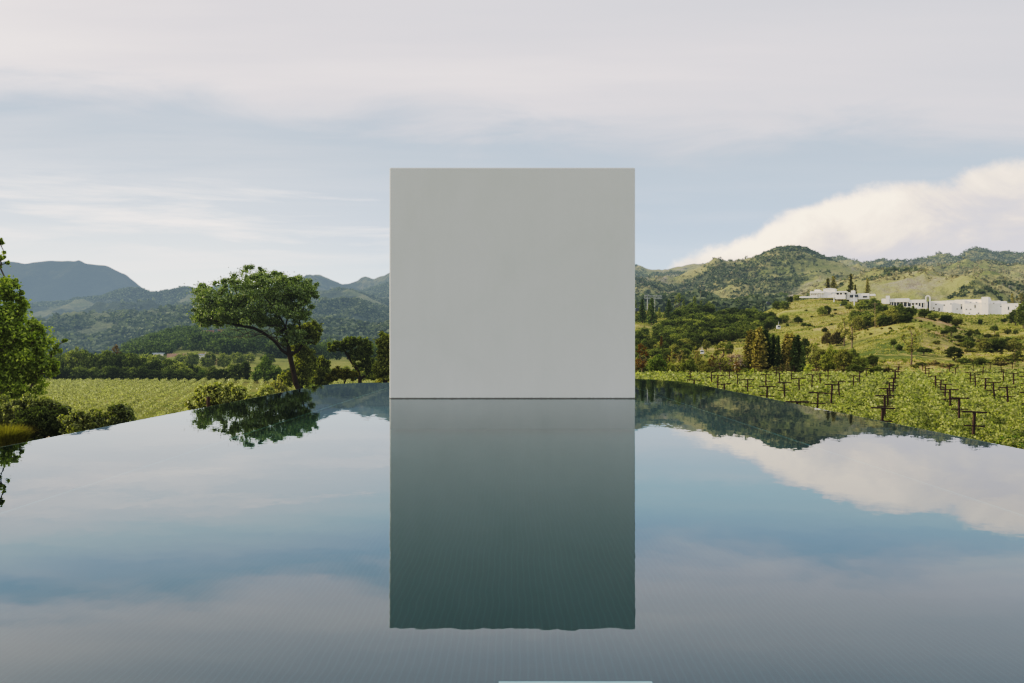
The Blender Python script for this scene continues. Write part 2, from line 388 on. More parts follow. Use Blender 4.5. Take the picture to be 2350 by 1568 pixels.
def grow(trunk, clumps, g, r0, twig=.012, sag=.08, expo=.42):
    """trunk: list of (point, parent index); every clump gets a bough from the nearest wood"""
    P = [np.array(p, float) for p, _ in trunk]; par = [q for _, q in trunk]; base = P[0]
    order = np.argsort([np.linalg.norm(c - P[min(len(P)-1, 1)]) for c in clumps])
    for k in order:
        c = clumps[k]; A = np.array(P); d = np.linalg.norm(A - c, axis=1)
        pen = d * (1 + .9 * (A[:, 2] > c[2] + .15*d)) + .25 * np.linalg.norm(A - base, axis=1) * 0
        pen[0] += 1e3
        j = int(np.argmin(pen)); a = P[j]; ln = d[j]; n = max(2, min(6, int(ln / max(.4, .12*np.linalg.norm(A.max(0)-A.min(0))) ) + 2))
        prev = j
        off = g.normal(size=3) * ln * .10
        for i in range(1, n + 1):
            t = i / n
            q = a * (1-t) + c * t + off * math.sin(math.pi * t) + np.array([0, 0, 1]) * (sag * ln * math.sin(math.pi * t)) + g.normal(size=3) * ln * .018
            P.append(q); par.append(prev); prev = len(P) - 1
    n = len(P); cnt = np.zeros(n)
    kids = np.zeros(n, int)
    for p in par:
        if p >= 0: kids[p] += 1
    for i in range(n - 1, 0, -1):
        if kids[i] == 0: cnt[i] += 1
        cnt[par[i]] += cnt[i]
    rad = np.maximum(twig, r0 * (cnt / cnt[0]) ** expo)
    return np.array(P), np.array(par), rad

def wood_mesh(name, P, par, rad, sides=6, flare=1.5):
    i = np.where(par >= 0)[0]; a = P[par[i]]; b = P[i]
    d = b - a; ln = np.linalg.norm(d, axis=1)[:, None] + 1e-9; d = d / ln
    ref = np.where(np.abs(d[:, 2:3]) < .9, np.array([[0, 0, 1.]]), np.array([[1., 0, 0]]))
    u = np.cross(d, ref); u /= np.linalg.norm(u, axis=1)[:, None]; w = np.cross(d, u)
    ra = np.minimum(rad[par[i]], rad[i] * 1.5); rb = rad[i]
    ra = np.where(par[i] == 0, ra * flare, ra)
    th = np.arange(sides) * 2 * math.pi / sides
    ring = u[:, None] * np.cos(th)[None, :, None] + w[:, None] * np.sin(th)[None, :, None]
    va = a[:, None] - d[:, None] * (rb[:, None, None] * .35) + ring * ra[:, None, None]; vb = b[:, None] + ring * rb[:, None, None]
    v = np.concatenate([va, vb], 1).reshape(-1, 3); m = len(i)
    k = np.arange(sides); kk = (k + 1) % sides
    q = np.stack([k, kk, kk + sides, k + sides], 1)
    f = (q[None] + (np.arange(m) * 2 * sides)[:, None, None]).reshape(-1, 4)
    return mesh_np(name, v, f, True)

def shell(n, g, rx, rz, zc, lo=-.35, p=.35, squash=1.0):
    """clump centres in the outer part of an ellipsoid, uneven"""
    out = []
    while len(out) < n:
        d = g.normal(size=3); d /= np.linalg.norm(d)
        if d[2] < lo: continue
        k = g.uniform(p, 1.0) ** .6
        lump = .78 + .45 * vnoise(np.array([d[0]*1.9+9+d[2]]), np.array([d[1]*1.9+5+d[2]*1.3]))[0]
        out.append([d[0]*rx*k*lump, d[1]*rx*k*squash*lump, zc + d[2]*rz*k*lump])
    return np.array(out)

PROTO = {}
def proto(kind, variants, fn): PROTO[kind] = [fn(np.random.default_rng(100 + hash_(kind) + i)) for i in range(variants)]
def hash_(s): return sum(ord(c) * (i + 1) for i, c in enumerate(s)) % 9973

def broad(g, H=10., rx=5.0, rz=4.9, zc=4.9, n=84, per=62, size=.40, cr=1.25, lo=-.92, trunk_r=.28):
    cl = shell(n, g, rx - cr*.6, rz - cr*.5, zc, lo)
    rad = g.uniform(.6, 1.15, n) * cr
    v, f = clump_leaves(cl, rad, per, size, g)
    lean = g.normal(size=2) * .25
    tr = [((0, 0, -.6), -1), ((0, 0, .1), 0), ((lean[0]*.5, lean[1]*.5, H*.16), 1), ((lean[0], lean[1], H*.30), 2)]
    P, par, r = grow(tr, cl, g, trunk_r, .03)
    return dict(crown=mesh_np('crown', v, f), trunk=wood_mesh('trunk', P, par, r, 5), h=float(v[:, 2].max()), w=rx)
def conifer(g, H=16., rb=3.0, n=15, size=.55, power=.85, start=.12, per=16, arms=8, droop=.18):
    C = []; 
    for i in range(n * 2):
        t = start + (1 - start) * (i + g.uniform(-.3, .3)) / (n * 2); z = H * t
        rr = rb * (1 - t) ** power * g.uniform(.72, 1.12)
        for k in range(arms):
            a = g.uniform(0, 2*math.pi); m = max(2, int(per * (rr / rb + .15) * .5))
            s = g.random(m) ** .7
            pts = np.stack([np.cos(a)*rr*s, np.sin(a)*rr*s, z - droop*rr*s*1.6 + 0*s], 1) + g.normal(size=(m, 3)) * np.array([.28, .28, .22]) * (H/16)
            C.append(pts)
    C.append(np.stack([np.zeros(14), np.zeros(14), np.linspace(H*.93, H, 14)], 1) + g.normal(size=(14, 3))*.08)
    C = np.concatenate(C); v, f = leaf_cloud(C, size, g, .5, 1.7)
    P = np.array([[0, 0, -.8], [0, 0, H*.3], [0, 0, H*.65], [0, 0, H*.97]]); par = np.array([-1, 0, 1, 2]); r = np.array([.32, .24, .14, .03]) * H / 16
    return dict(crown=mesh_np('crown', v, f), trunk=wood_mesh('trunk', P, par, r, 6, 1.1), h=H, w=rb)
def loose(g, H=14., rx=3.4, n=30, per=34, size=.36, start=.3):
    t = g.uniform(start, 1, n); a = g.uniform(0, 6.283, n); rr = rx * np.sin(np.clip((t - start)/(1 - start), .04, .97) * math.pi) ** .6 * g.uniform(.25, 1, n)
    cl = np.stack([np.cos(a)*rr, np.sin(a)*rr, H * t * .95], 1)
    v, f = clump_leaves(cl, g.uniform(.5, 1.1, n), per, size, g)
    tr = [((0, 0, -.6), -1)] + [((g.normal()*.12*i, g.normal()*.12*i, H*.15*i), i-1) for i in range(1, 6)]
    P, par, r = grow(tr, cl, g, .26, .03, sag=-.05)
    return dict(crown=mesh_np('crown', v, f), trunk=wood_mesh('trunk', P, par, r, 5), h=float(v[:, 2].max()), w=rx)
def shrub(g, H=3., rx=1.9, n=22, per=60, size=.26):
    cl = shell(n, g, rx*.75, H*.42, H*.45, -.7)
    v, f = clump_leaves(cl, g.uniform(.35, .8, n), per, size, g, .9)
    P, par, r = grow([((0, 0, -.3), -1), ((0, 0, .2), 0)], cl, g, .10, .02)
    return dict(crown=mesh_np('crown', v, f), trunk=wood_mesh('trunk', P, par, r, 4), h=float(v[:, 2].max()), w=rx)
def bare(g, H=9., rx=3.6):
    cl = shell(46, g, rx, H*.4, H*.58, -.4)
    v, f = clump_leaves(cl, g.uniform(.5, .9, 46), 36, .2, g)
    P, par, r = grow([((0, 0, -.5), -1), ((0, 0, 1.2), 0), ((.3, 0, 2.6), 1), ((-.2, .2, 4.2), 2)], cl, g, .26, .05)
    return dict(crown=mesh_np('crown', v, f), trunk=wood_mesh('trunk', P, par, r, 5), h=float(v[:, 2].max()), w=rx)
proto('broad', 5, broad)
proto('flat', 2, lambda g: broad(g, 9, 5.4, 3.4, 5.2, 70, 62, .40, 1.2, -.55, .3))
proto('conifer', 3, conifer)
proto('redwood', 3, lambda g: conifer(g, 18, 2.9, 19, .55, .55, .03, 26, 9, .05))
proto('loose', 3, loose)
proto('shrub', 3, shrub)
proto('bare', 1, bare)

def mesh_with(me, mat):
    key = (me.name, mat.name)
    if key not in _mw:
        c = me.copy() if me.materials else me
        if c is me: me.materials.append(mat)
        else: c.materials[0] = mat
        _mw[key] = c
    return _mw[key]
_mw = {}
TREES = [0]
NAMES = dict(broad='broadleaf_tree', flat='spreading_tree', conifer='conifer_tree', redwood='redwood_tree', loose='loose_tree', shrub='shrub', bare='bare_tree')
def plant(kind, leaf, X, Y, Z, H, label, group=None, W=None, bark='bark_grey', name=None, var=None, cat=None):
    i = int(rng.integers(len(PROTO[kind]))) if var is None else var
    p = PROTO[kind][i % len(PROTO[kind])]
    k = H / p['h']; kw = k if W is None else (W / (2 * p['w']))
    root = empty(name or NAMES[kind], (X, Y, Z), float(rng.uniform(0, 6.28))); root.scale = (kw, kw, k)
    tag(root, label, cat or ('shrub' if kind == 'shrub' else 'tree'), group)
    obj('crown', mesh_with(p['crown'], M[leaf]), None, root); obj('trunk', mesh_with(p['trunk'], M[bark]), None, root)
    TREES[0] += 1
    return root
def plant_px(kind, leaf, x, yt, yb, label, group=None, W=None, Y=None, **kw):
    if W: W *= dict(broad=1.22, flat=1.2, conifer=1.45, redwood=1.75, loose=1.3, shrub=1.2, bare=1.1)[kind]
    """a tree whose foot is seen at (x, yb) on the land and whose top reaches yt"""
    if Y is None: X, Y, Z = foot(x, yb)
    else: X = float(xof(x, Y)); Z = float(surface(X, Y)[0])
    H = max(.8, zof(yt, Y) - Z)
    return plant(kind, leaf, X, Y, Z, H, label, group, None if W is None else W / F * Y, **kw)

# ------------------------------------------------------------------ the pool
def water_mat():
    m, nt = newmat('pool_water')
    tc = N(nt, 'ShaderNodeNewGeometry')
    def pert(scale, amp, rot=0.3, loc=(0,0,0)):
        n = noise(nt, mapping(nt, tc.outputs['Position'], (1, 1, 1), (0, 0, rot), loc), scale, 2, .5)
        s = N(nt, 'ShaderNodeVectorMath', operation='SUBTRACT'); L(nt, n.outputs['Color'], s.inputs[0]); s.inputs[1].default_value = (.5, .5, .5)
        t = N(nt, 'ShaderNodeVectorMath', operation='MULTIPLY'); L(nt, s.outputs[0], t.inputs[0]); t.inputs[1].default_value = (amp, amp, 0)
        return t.outputs[0]
    ad = N(nt, 'ShaderNodeVectorMath', operation='ADD'); L(nt, pert(2.6, .0042), ad.inputs[0]); L(nt, pert(9.0, .0050, 1.1, (5, 3, 1)), ad.inputs[1])
    a2 = N(nt, 'ShaderNodeVectorMath', operation='ADD'); L(nt, ad.outputs[0], a2.inputs[0]); a2.inputs[1].default_value = (0, 0, 1)
    nm = N(nt, 'ShaderNodeVectorMath', operation='NORMALIZE'); L(nt, a2.outputs[0], nm.inputs[0])
    fr = N(nt, 'ShaderNodeFresnel'); fr.inputs['IOR'].default_value = 1.235; L(nt, nm.outputs[0], fr.inputs['Normal'])
    gl = N(nt, 'ShaderNodeBsdfGlossy'); gl.inputs['Roughness'].default_value = 0.0; gl.inputs[0].default_value = (.885, .92, .94, 1); L(nt, nm.outputs[0], gl.inputs['Normal'])
    tr = N(nt, 'ShaderNodeBsdfTransparent'); tr.inputs[0].default_value = (.55, .86, .88, 1)
    mx = N(nt, 'ShaderNodeMixShader'); L(nt, fr.outputs[0], mx.inputs[0]); L(nt, tr.outputs[0], mx.inputs[1]); L(nt, gl.outputs[0], mx.inputs[2])
    out = N(nt, 'ShaderNodeOutputMaterial'); L(nt, mx.outputs[0], out.inputs[0]); return m
def tile_mat():
    m, nt = newmat('pool_tiles')
    tc = N(nt, 'ShaderNodeTexCoord'); geo = N(nt, 'ShaderNodeNewGeometry')
    sp = N(nt, 'ShaderNodeSeparateXYZ'); L(nt, geo.outputs['Position'], sp.inputs[0])
    wob = noise(nt, geo.outputs['Position'], .9, 2); wv = math_(nt, 'MULTIPLY_ADD', wob.outputs[0], .09, -.045)
    fx = math_(nt, 'FRACT', math_(nt, 'DIVIDE', math_(nt, 'ADD', sp.outputs[0], wv), .066)); 
    lx = ramp(nt, [(0, 1.0), (.16, .0), (.84, .0), (1, 1.0)]); L(nt, fx, lx.inputs[0])
    fy = math_(nt, 'FRACT', math_(nt, 'DIVIDE', sp.outputs[1], .31)); ly = ramp(nt, [(0, .08), (.06, .0)]); L(nt, fy, ly.inputs[0])
    g = math_(nt, 'MAXIMUM', lx.outputs[0], ly.outputs[0])
    n = noise(nt, geo.outputs['Position'], 1.3, 5)
    base = mixc(nt, n.outputs[0], (.0004, .023, .026), (.0012, .033, .036))
    col = mixc(nt, math_(nt, 'MULTIPLY', g, .42), base, (.026, .085, .083))
    p = N(nt, 'ShaderNodeBsdfPrincipled'); L(nt, col, p.inputs['Base Color']); p.inputs['Roughness'].default_value = .6
    finish(nt, p.outputs[0], False); return m
M['water'] = water_mat(); M['tiles'] = tile_mat()
M['coping'] = plain('dark_coping', (.030, .033, .034), .85, .3, 3)
M['deck'] = plain('pale_deck_stone', (.42, .40, .37), .8, .1, 1.5)
M['slab'] = plain('pale_pool_slab', (.80, .66, .68), .6, .1, 3)
M['seam'] = plain('teal_seam', (.20, .28, .28), .5, .1, 3)
XL, XR = -7.72, 7.50
YN = .55
rim = [(XL, YN), (XR, YN), (XR, 40.5), (XR-.15, 43.5), (XR-.9, 46.2), (XR-2.3, 47.8), (XR-4.2, 48.4), (-5.2, 42.3), (-6.4, 41.9), (-7.2, 40.6), (XL+.1, 38.6)]
mb = MB(); mb.v = [(x, y, 0.0) for x, y in rim]; mb.f = [tuple(range(len(rim)))]
wob_ = mb.build('water', M['water']); tag(wob_, kind='structure')
# basin: floor, inner walls, outer walls, thin wet lip just below the water
cx0, cy0 = 0.0, 22.0
def off(p, d):
    n = math.hypot(p[0]-cx0, p[1]-cy0); sx = d if p[0] > 0 else -d; sy = d if p[1] > cy0 else -d
    return (p[0] + (sx if abs(p[0]) > 6.2 else 0), p[1] + (sy if (p[1] > 38 or p[1] < 2) else 0))
pool = empty('pool', (0, 22, 0)); tag(pool, 'large dark tiled infinity pool brimming with still water in front of the valley', 'pool')
def localise(o): o.location = (0, -22, 0); return o
fl = MB(); fl.v = [(x, y, -1.0) for x, y in rim]; fl.f = [tuple(range(len(rim)))]
localise(fl.build('pool_floor', M['tiles'], pool))
wl = MB(); n_ = len(rim)
outer = [off(p, .07) for p in rim]
for i in range(n_):
    j = (i + 1) % n_
    if rim[i][1] < 1 and rim[j][1] < 1: continue
    b = len(wl.v)
    wl.v += [(*rim[i], -1.0), (*rim[j], -1.0), (*rim[j], -.006), (*rim[i], -.006), (*outer[i], -.012), (*outer[j], -.012), (*outer[j], -9.5), (*outer[i], -9.5)]
    wl.f += [(b, b+1, b+2, b+3), (b+3, b+2, b+5, b+4), (b+4, b+5, b+6, b+7)]
localise(wl.build('pool_wall', M['coping'], pool))
for sx in (-4.68, 4.62):
    sm = MB().box(sx-.012, sx+.012, 3, 38.5, -.035, -.02); localise(sm.build('pool_seam', M['seam'], pool))
localise(MB().box(-.065, .69, 4.0, 4.915, -.22, -.15).build('pool_slab', M['slab'], pool))  # thin pale slab just under the water
tag(MB().box(-12, 12, -9, YN-.004, -.3, .03).build('pool_deck', M['deck']), kind='structure')

# ------------------------------------------------------------------ the monolith
def monolith_mat():
    m, nt = newmat('smooth_plaster')
    tc = N(nt, 'ShaderNodeTexCoord'); o = tc.outputs['Object']
    a = noise(nt, mapping(nt, o, (.55, .55, .4), (0, 0, 0)), 1.0, 6, .6, .5); b = noise(nt, o, 7.0, 8, .7); c = noise(nt, mapping(nt, o, (1.6, 1.6, .22)), 1.6, 5, .6)
    col = ramp(nt, [(.25, (.468, .490, .444)), (.5, (.490, .510, .465)), (.75, (.510, .528, .486))]); L(nt, a.outputs[0], col.inputs[0])
    v = math_(nt, 'MULTIPLY_ADD', b.outputs[0], .05, .975); hv = N(nt, 'ShaderNodeHueSaturation'); L(nt, col.outputs[0], hv.inputs['Color'])
    v2 = math_(nt, 'MULTIPLY', v, math_(nt, 'MULTIPLY_ADD', c.outputs[0], .06, .97)); L(nt, v2, hv.inputs['Value'])
    # faint specks and stains low on the right, thin darker line at the foot
    sp = N(nt, 'ShaderNodeSeparateXYZ'); L(nt, o, sp.inputs[0])
    st = ramp(nt, [(.70, 0.0), (.78, 1.0)]); L(nt, noise(nt, o, 5.5, 3, .6).outputs[0], st.inputs[0])
    rx = math_(nt, 'SMOOTHSTEP' if False else 'GREATER_THAN', sp.outputs[0], 3.2)
    cc = mixc(nt, math_(nt, 'MULTIPLY', math_(nt, 'MULTIPLY', st.outputs[0], rx), .5), hv.outputs[0], (.36, .30, .2))
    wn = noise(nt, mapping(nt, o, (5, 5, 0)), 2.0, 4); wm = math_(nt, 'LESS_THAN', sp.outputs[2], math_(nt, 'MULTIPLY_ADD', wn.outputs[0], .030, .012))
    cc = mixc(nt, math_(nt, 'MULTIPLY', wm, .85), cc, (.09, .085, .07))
    cc = mixc(nt, math_(nt, 'LESS_THAN', sp.outputs[2], -.015), cc, (.006, .030, .032))     # colour darkened below the waterline so the submerged face stays hidden
    p = N(nt, 'ShaderNodeBsdfPrincipled'); L(nt, cc, p.inputs['Base Color']); p.inputs['Roughness'].default_value = .65
    bp = N(nt, 'ShaderNodeBump'); bp.inputs['Strength'].default_value = .25; bp.inputs['Distance'].default_value = .01; L(nt, b.outputs[0], bp.inputs['Height']); L(nt, bp.outputs[0], p.inputs['Normal'])
    finish(nt, p.outputs[0], False); return m
def monolith():
    D = 29.05
    x0, x1 = xof(894, D), xof(1457.6, D); H = zof(384.8, D)
    b = .022; dep = 7.0
    # bevelled block running straight down under the water
    pts = [(x0+b, 0), (x1-b, 0), (x1, b), (x1, dep-b), (x1-b, dep), (x0+b, dep), (x0, dep-b), (x0, b)]
    mb = MB(); nb = len(pts); cxm = (x0+x1)/2; cym = dep/2
    rings = [(-.9, 0), (H-b, 0), (H, b)]
    for z, ins in rings:
        for (x, y) in pts:
            mb.v.append((x + (ins if x < cxm else -ins), y + (ins if y < cym else -ins), z))
    for r in range(len(rings)-1):
        for i in range(nb):
            j = (i+1) % nb; mb.f.append((r*nb+i, r*nb+j, (r+1)*nb+j, (r+1)*nb+i))
    mb.f.append(tuple(2*nb + i for i in range(nb))); mb.f.append(tuple(nb-1-i for i in range(nb)))
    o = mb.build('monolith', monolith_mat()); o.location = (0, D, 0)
    tag(o, 'huge smooth grey square block standing in the still pool', 'monument')
monolith()

# ------------------------------------------------------------------ the great oak (left), crown spread over a lattice of boughs
def great_oak():
    g = np.random.default_rng(21); Y = 167.0
    zb = float(ground_h(xof(690, Y), Y))
    O = np.array([xof(683, Y), Y, zb])
    def P(x, y, dy=0.0): return np.array([xof(x, Y), Y + dy, zof(y, Y)]) - O
    poly = np.array([(441,728),(447,712),(458,690),(456,668),(470,657),(492,655),(508,664),(524,652),(540,650),(545,634),(560,627),(570,612),(594,611),(600,628),(612,636),(625,624),(640,630),(655,632),(672,633),(694,629),(700,640),(722,650),(729,662),(722,680),(716,694),(704,710),(698,724),(676,733),(660,737),(640,726),(618,734),(600,746),(580,742),(560,738),(545,745),(520,738),(500,742),(486,752),(470,744),(455,746)])
    def inside(x, y):
        c = False; j = len(poly) - 1
        for i in range(len(poly)):
            if (poly[i][1] > y) != (poly[j][1] > y) and x < (poly[j][0]-poly[i][0])*(y-poly[i][1])/(poly[j][1]-poly[i][1]) + poly[i][0]: c = not c
            j = i
        return c
    cl = []; rr = []
    while len(cl) < 400:
        x, y = g.uniform(440, 732), g.uniform(608, 756)
        if not inside(x, y): continue
        t = (x - 590) / 150; w = math.sqrt(max(.05, 1 - t*t))
        e = min(np.hypot(poly[:, 0] - x, poly[:, 1] - y)); 
        if vnoise(np.array([x/19.]), np.array([y/13.]))[0] < .30 and e > 8: continue
        dy = g.uniform(-1, 1) * w * 8.0
        cl.append(P(x, y, dy)); rr.append(g.uniform(.6, 1.6) * (.62 if e < 12 else 1.0))
    # sparser boughs hanging under the dome toward the trunk
    for _ in range(60):
        x = g.uniform(585, 705); y = g.uniform(735, 790) if x > 640 else g.uniform(738, 766)
        if abs(x - 668) > (815 - y) * .9 and x < 690: continue
        cl.append(P(x, y, g.uniform(-5, 4))); rr.append(g.uniform(.25, .62))
    cl = np.array(cl); rr = np.array(rr)
    T = [(np.array([xof(697,Y)-O[0], 0, -.4]), -1), (P(690, 905), 0), (P(679, 880), 1), (P(673, 850), 2), (P(665, 815), 3), (P(659, 780), 4), (P(655, 752), 5), (P(657, 735, .5), 6), (P(663, 712, 1), 7), (P(668, 690, 1), 8), (P(676, 668, 1), 9),
         (P(650, 806, -.5), 4), (P(632, 782, -1), 11), (P(612, 766, -1.5), 12), (P(590, 754, -2), 13), (P(560, 748, -2.5), 14), (P(525, 742, -2), 15), (P(492, 735, -1.5), 16),
         (P(645, 760, .5), 6), (P(625, 742, 1.5), 18), (P(598, 725, 2), 19), (P(570, 705, 2.5), 20), (P(540, 690, 2), 21),
         (P(648, 735, -.5), 6), (P(638, 712, -2), 23), (P(622, 690, -3), 24), (P(604, 664, -3), 25), (P(590, 640, -2), 26)]
    Pn, par, rad = grow(T, cl, g, .42, .03, sag=.05, expo=.52)
    root = empty('oak_tree', tuple(O)); tag(root, 'big spreading oak with leaning dark trunk beside the left edge of the pool', 'tree')
    # leafy foliage
    v, f = clump_leaves(cl, rr, 150, .225, g, .7, .35)
    obj('crown', mesh_np('crown', v, f), M['oak'], root)
    obj('trunk', wood_mesh('trunk', Pn, par, rad, 7, 1.25), M['bark'], root)
    # bare dead twigs under the crown
    tw = []; 
    for i in range(46):
        x, y = g.uniform(520, 655), g.uniform(748, 778); tw.append(P(x, y + abs(x-600)*-.06, g.uniform(-4, 3)))
    T2 = [(P(655, 800), -1), (P(640, 785, -1), 0), (P(612, 764, -1.5), 1), (P(585, 752, -2), 2), (P(555, 750, -2), 3)]
    Pt, pt, rt = grow(T2, np.array(tw), g, .12, .04, sag=.12)
    obj('dead_twigs', wood_mesh('dead_twigs', Pt, pt, rt, 4, 1), M['bark_grey'], root)
great_oak()

def custom_tree(name, label, x, yb, Y, boxes, leaf, trunk_px, seed, size=.2, per=80, r0=.25, bark='bark', zb=None, cat='tree', dyr=1.0, up=.3):
    """boxes: (cx, cy, rx, ry, n) blobs of foliage as seen, given depth in proportion; trunk_px: polyline"""
    g = np.random.default_rng(seed)
    O = np.array([xof(x, Y), Y, float(ground_h(xof(x, Y), Y)) if zb is None else zb])
    cl = []; rr = []
    for bx, by, rx, ry, n in boxes:
        for _ in range(n):
            d = g.normal(size=3); d /= np.linalg.norm(d); k = g.uniform(.35, 1) ** .7
            cl.append(np.array([xof(bx + d[0]*rx*k, Y), Y + d[1]*rx/F*Y*k*dyr, zof(by - d[2]*ry*k, Y)]) - O)
            rr.append(g.uniform(.22, .42) * min(rx, ry) / F * Y)
    cl = np.array(cl); rr = np.array(rr)
    T = [(np.array([0, 0, -.5]), -1)] + [(np.array([xof(a, Y), Y, zof(b, Y)]) - O, i) for i, (a, b) in enumerate(trunk_px)]
    P, par, rad = grow(T, cl, g, r0, .015)
    root = empty(name, tuple(O)); tag(root, label, cat)
    v, f = clump_leaves(cl, rr, per, size, g, .8, up)
    obj('crown', mesh_np('crown', v, f), M[leaf], root); obj('trunk', wood_mesh('trunk', P, par, rad, 6, 1.3), M[bark], root)
    return root

# bright tree at the left frame edge, about 60 m off
custom_tree('maple_tree', 'bright yellow green leafy tree cut by the left side of the photo', -45, 950, 61,
    [(-60,800,115,150,120),(8,720,50,85,42),(28,665,24,32,16),(5,600,14,14,3),(45,805,70,72,56),(92,832,34,30,18),(112,850,20,20,9),(20,885,70,50,44),(-90,640,90,100,60),(70,760,40,30,22),(130,800,22,14,5),(150,778,12,6,2),(3,548,10,12,4),(6,585,14,9,4),(-40,560,30,50,10),(55,690,10,14,4)],
    'bright', [(-45,900),(-50,820),(-40,740),(-30,660),(-20,600)], 31, size=.14, per=105, r0=.18, bark='bark_grey')
# shrubs and bushes beyond the left rim
custom_tree('bush', 'pale leafed bush in the group below the bright tree at lower left', 60, 990, 52,
    [(20,950,45,40,40),(70,945,50,38,44),(115,950,42,36,36),(40,980,50,30,30)], 'bush', [(60,985),(60,965)], 32, size=.085, per=150, r0=.06, cat='bush')
custom_tree('bush', 'dark dense bush in the middle of the group at lower left', 100, 1000, 47,
    [(85,972,48,34,46),(135,966,42,36,44),(100,1000,50,24,26)], 'dark', [(100,990),(100,975)], 33, size=.085, per=150, r0=.06, cat='bush')
custom_tree('bush', 'low round bush between the dark bush and the last bush before the vines', 190, 985, 46,
    [(190,970,48,30,60),(185,990,45,20,26)], 'bush', [(190,985),(190,970)], 34, size=.08, per=150, r0=.06, cat='bush')
custom_tree('bush', 'small rounded bush nearest the vines along the left pool edge', 275, 980, 46,
    [(275,957,38,32,60),(275,980,36,18,24)], 'bush', [(275,975),(275,962)], 35, size=.08, per=150, r0=.06, cat='bush')
custom_tree('vine_bush', 'sprawling leafy bush by a dark post at the left pool edge', 510, 935, 66,
    [(450,925,26,20,18),(490,908,40,26,46),(530,905,38,26,44),(575,918,36,16,22),(620,905,30,8,8)], 'bush', [(510,930),(510,915)], 36, size=.12, per=110, r0=.06, cat='bush')
pst = MB().tube((xof(478,64), 64, float(ground_h(xof(478,64),64))-.1), (xof(478,64), 64, zof(911,64)), .13, .12, 8).build('fence_post', M['rusty'])
tag(pst, 'single dark post standing in the bush at the left pool edge', 'post')
# trees just right of the oak
custom_tree('young_oak_tree', 'ivy covered tree standing behind the right side of the big oak trunk', 690, 900, 176,
    [(690,765,26,20,44),(716,758,20,20,44),(724,775,13,18,20),(690,800,22,30,44),(700,830,24,40,64),(690,860,26,28,50),(668,868,26,18,24)], 'midtree', [(692,880),(694,850),(698,810),(702,780)], 41, size=.26, per=90, r0=.3)
custom_tree('pine_tree', 'small dark pine between the big oak and the umbrella shaped tree', 740, 895, 185,
    [(742,832,16,14,28),(740,850,20,18,40),(735,872,26,16,40)], 'midtree', [(740,875),(741,845)], 42, size=.26, per=90, r0=.2)
custom_tree('umbrella_tree', 'umbrella shaped tree with forked dark trunk beyond the pool corner', 825, 885, 190,
    [(775,795,24,12,40),(800,790,24,14,44),(812,782,22,9,34),(838,800,18,22,46),(846,830,14,26,36),(828,828,18,24,32),(760,800,10,8,10),(850,860,12,18,22),(812,815,14,14,18)], 'midtree', [(826,872),(822,852),(808,832),(795,812)], 43, size=.27, per=90, r0=.35)
custom_tree('yellow_shrub', 'yellow flowering shrub under the umbrella shaped tree', 790, 890, 175,
    [(782,856,22,14,26),(800,862,24,12,24),(765,866,20,12,18)], 'yellow', [(790,880),(788,866)], 44, size=.22, per=70, r0=.12)
custom_tree('tall_tree', 'tall dark tree half hidden behind the left side of the block', 885, 895, 165,
    [(885,785,19,22,50),(886,815,18,26,50),(880,850,22,26,54),(910,800,24,40,40)], 'midtree', [(886,880),(886,840),(888,800)], 45, size=.25, per=90, r0=.3)
for i, (x, y0) in enumerate([(645, 858), (715, 866), (868, 866), (610, 876)]):
    plant_px('shrub', ['olive', 'light', 'yellow', 'bush'][i], x, y0, 0, ['olive shrub at the foot of the big oak', 'pale green shrub right of the big oak trunk', 'yellowish shrub under the tall dark tree by the block', 'dark shrub left of the big oak foot'][i], Y=[200, 205, 180, 180][i], W=44)

# ornamental grass clump and path at far left
def grass_clump():
    g = np.random.default_rng(3); Y = 27.; n = 5200; c = np.array([xof(12, Y), Y, zof(1045, Y)])
    a = g.uniform(0, 6.283, n); r = g.random(n) ** .6 * .42; ln = g.uniform(.5, .98, n); lean = g.uniform(.1, .9, n)
    b = np.stack([np.cos(a)*r, np.sin(a)*r, np.zeros(n)], 1)
    m_ = b + np.stack([np.cos(a)*lean*ln*.28, np.sin(a)*lean*ln*.28, ln*.62], 1); t = b + np.stack([np.cos(a)*lean*ln*.75, np.sin(a)*lean*ln*.75, ln*(1.0-.28*lean)], 1)
    w = np.stack([-np.sin(a), np.cos(a), a*0], 1) * .006
    v = np.stack([b-w, b+w, m_+w, m_-w, t], 1).reshape(-1, 3); k = (np.arange(n)*5)[:, None]
    f4 = k + np.array([[0, 1, 2, 3]]); f3 = k + np.array([[3, 2, 4]])
    me = mesh_np('ornamental_grass', v, [f4, f3]); o = obj('ornamental_grass', me, M['straw']); o.location = c
    tag(o, 'tuft of yellow green ornamental grass at the left end of the pool rim', 'grass tuft')
grass_clump()
py = np.linspace(30, 70, 41); px = -24 + .02*(py-30) ; PV = []
for y, x in zip(py, px):
    for dx in (-6.0, -2.5, 1.0): PV.append((x+dx, y, float(ground_h(x+dx, y)) + .03 + (2.2*(1-smooth(30, 52, y)) if False else 0)))
pa = np.arange(len(PV)).reshape(-1, 3); pf = np.stack([pa[:-1,:-1].ravel(), pa[:-1,1:].ravel(), pa[1:,1:].ravel(), pa[1:,:-1].ravel()], 1)
tag(obj('path', mesh_np('path', np.array(PV), pf, True), plain('pale_gravel', (.20,.17,.11), .9, .2, 4)), kind='structure')

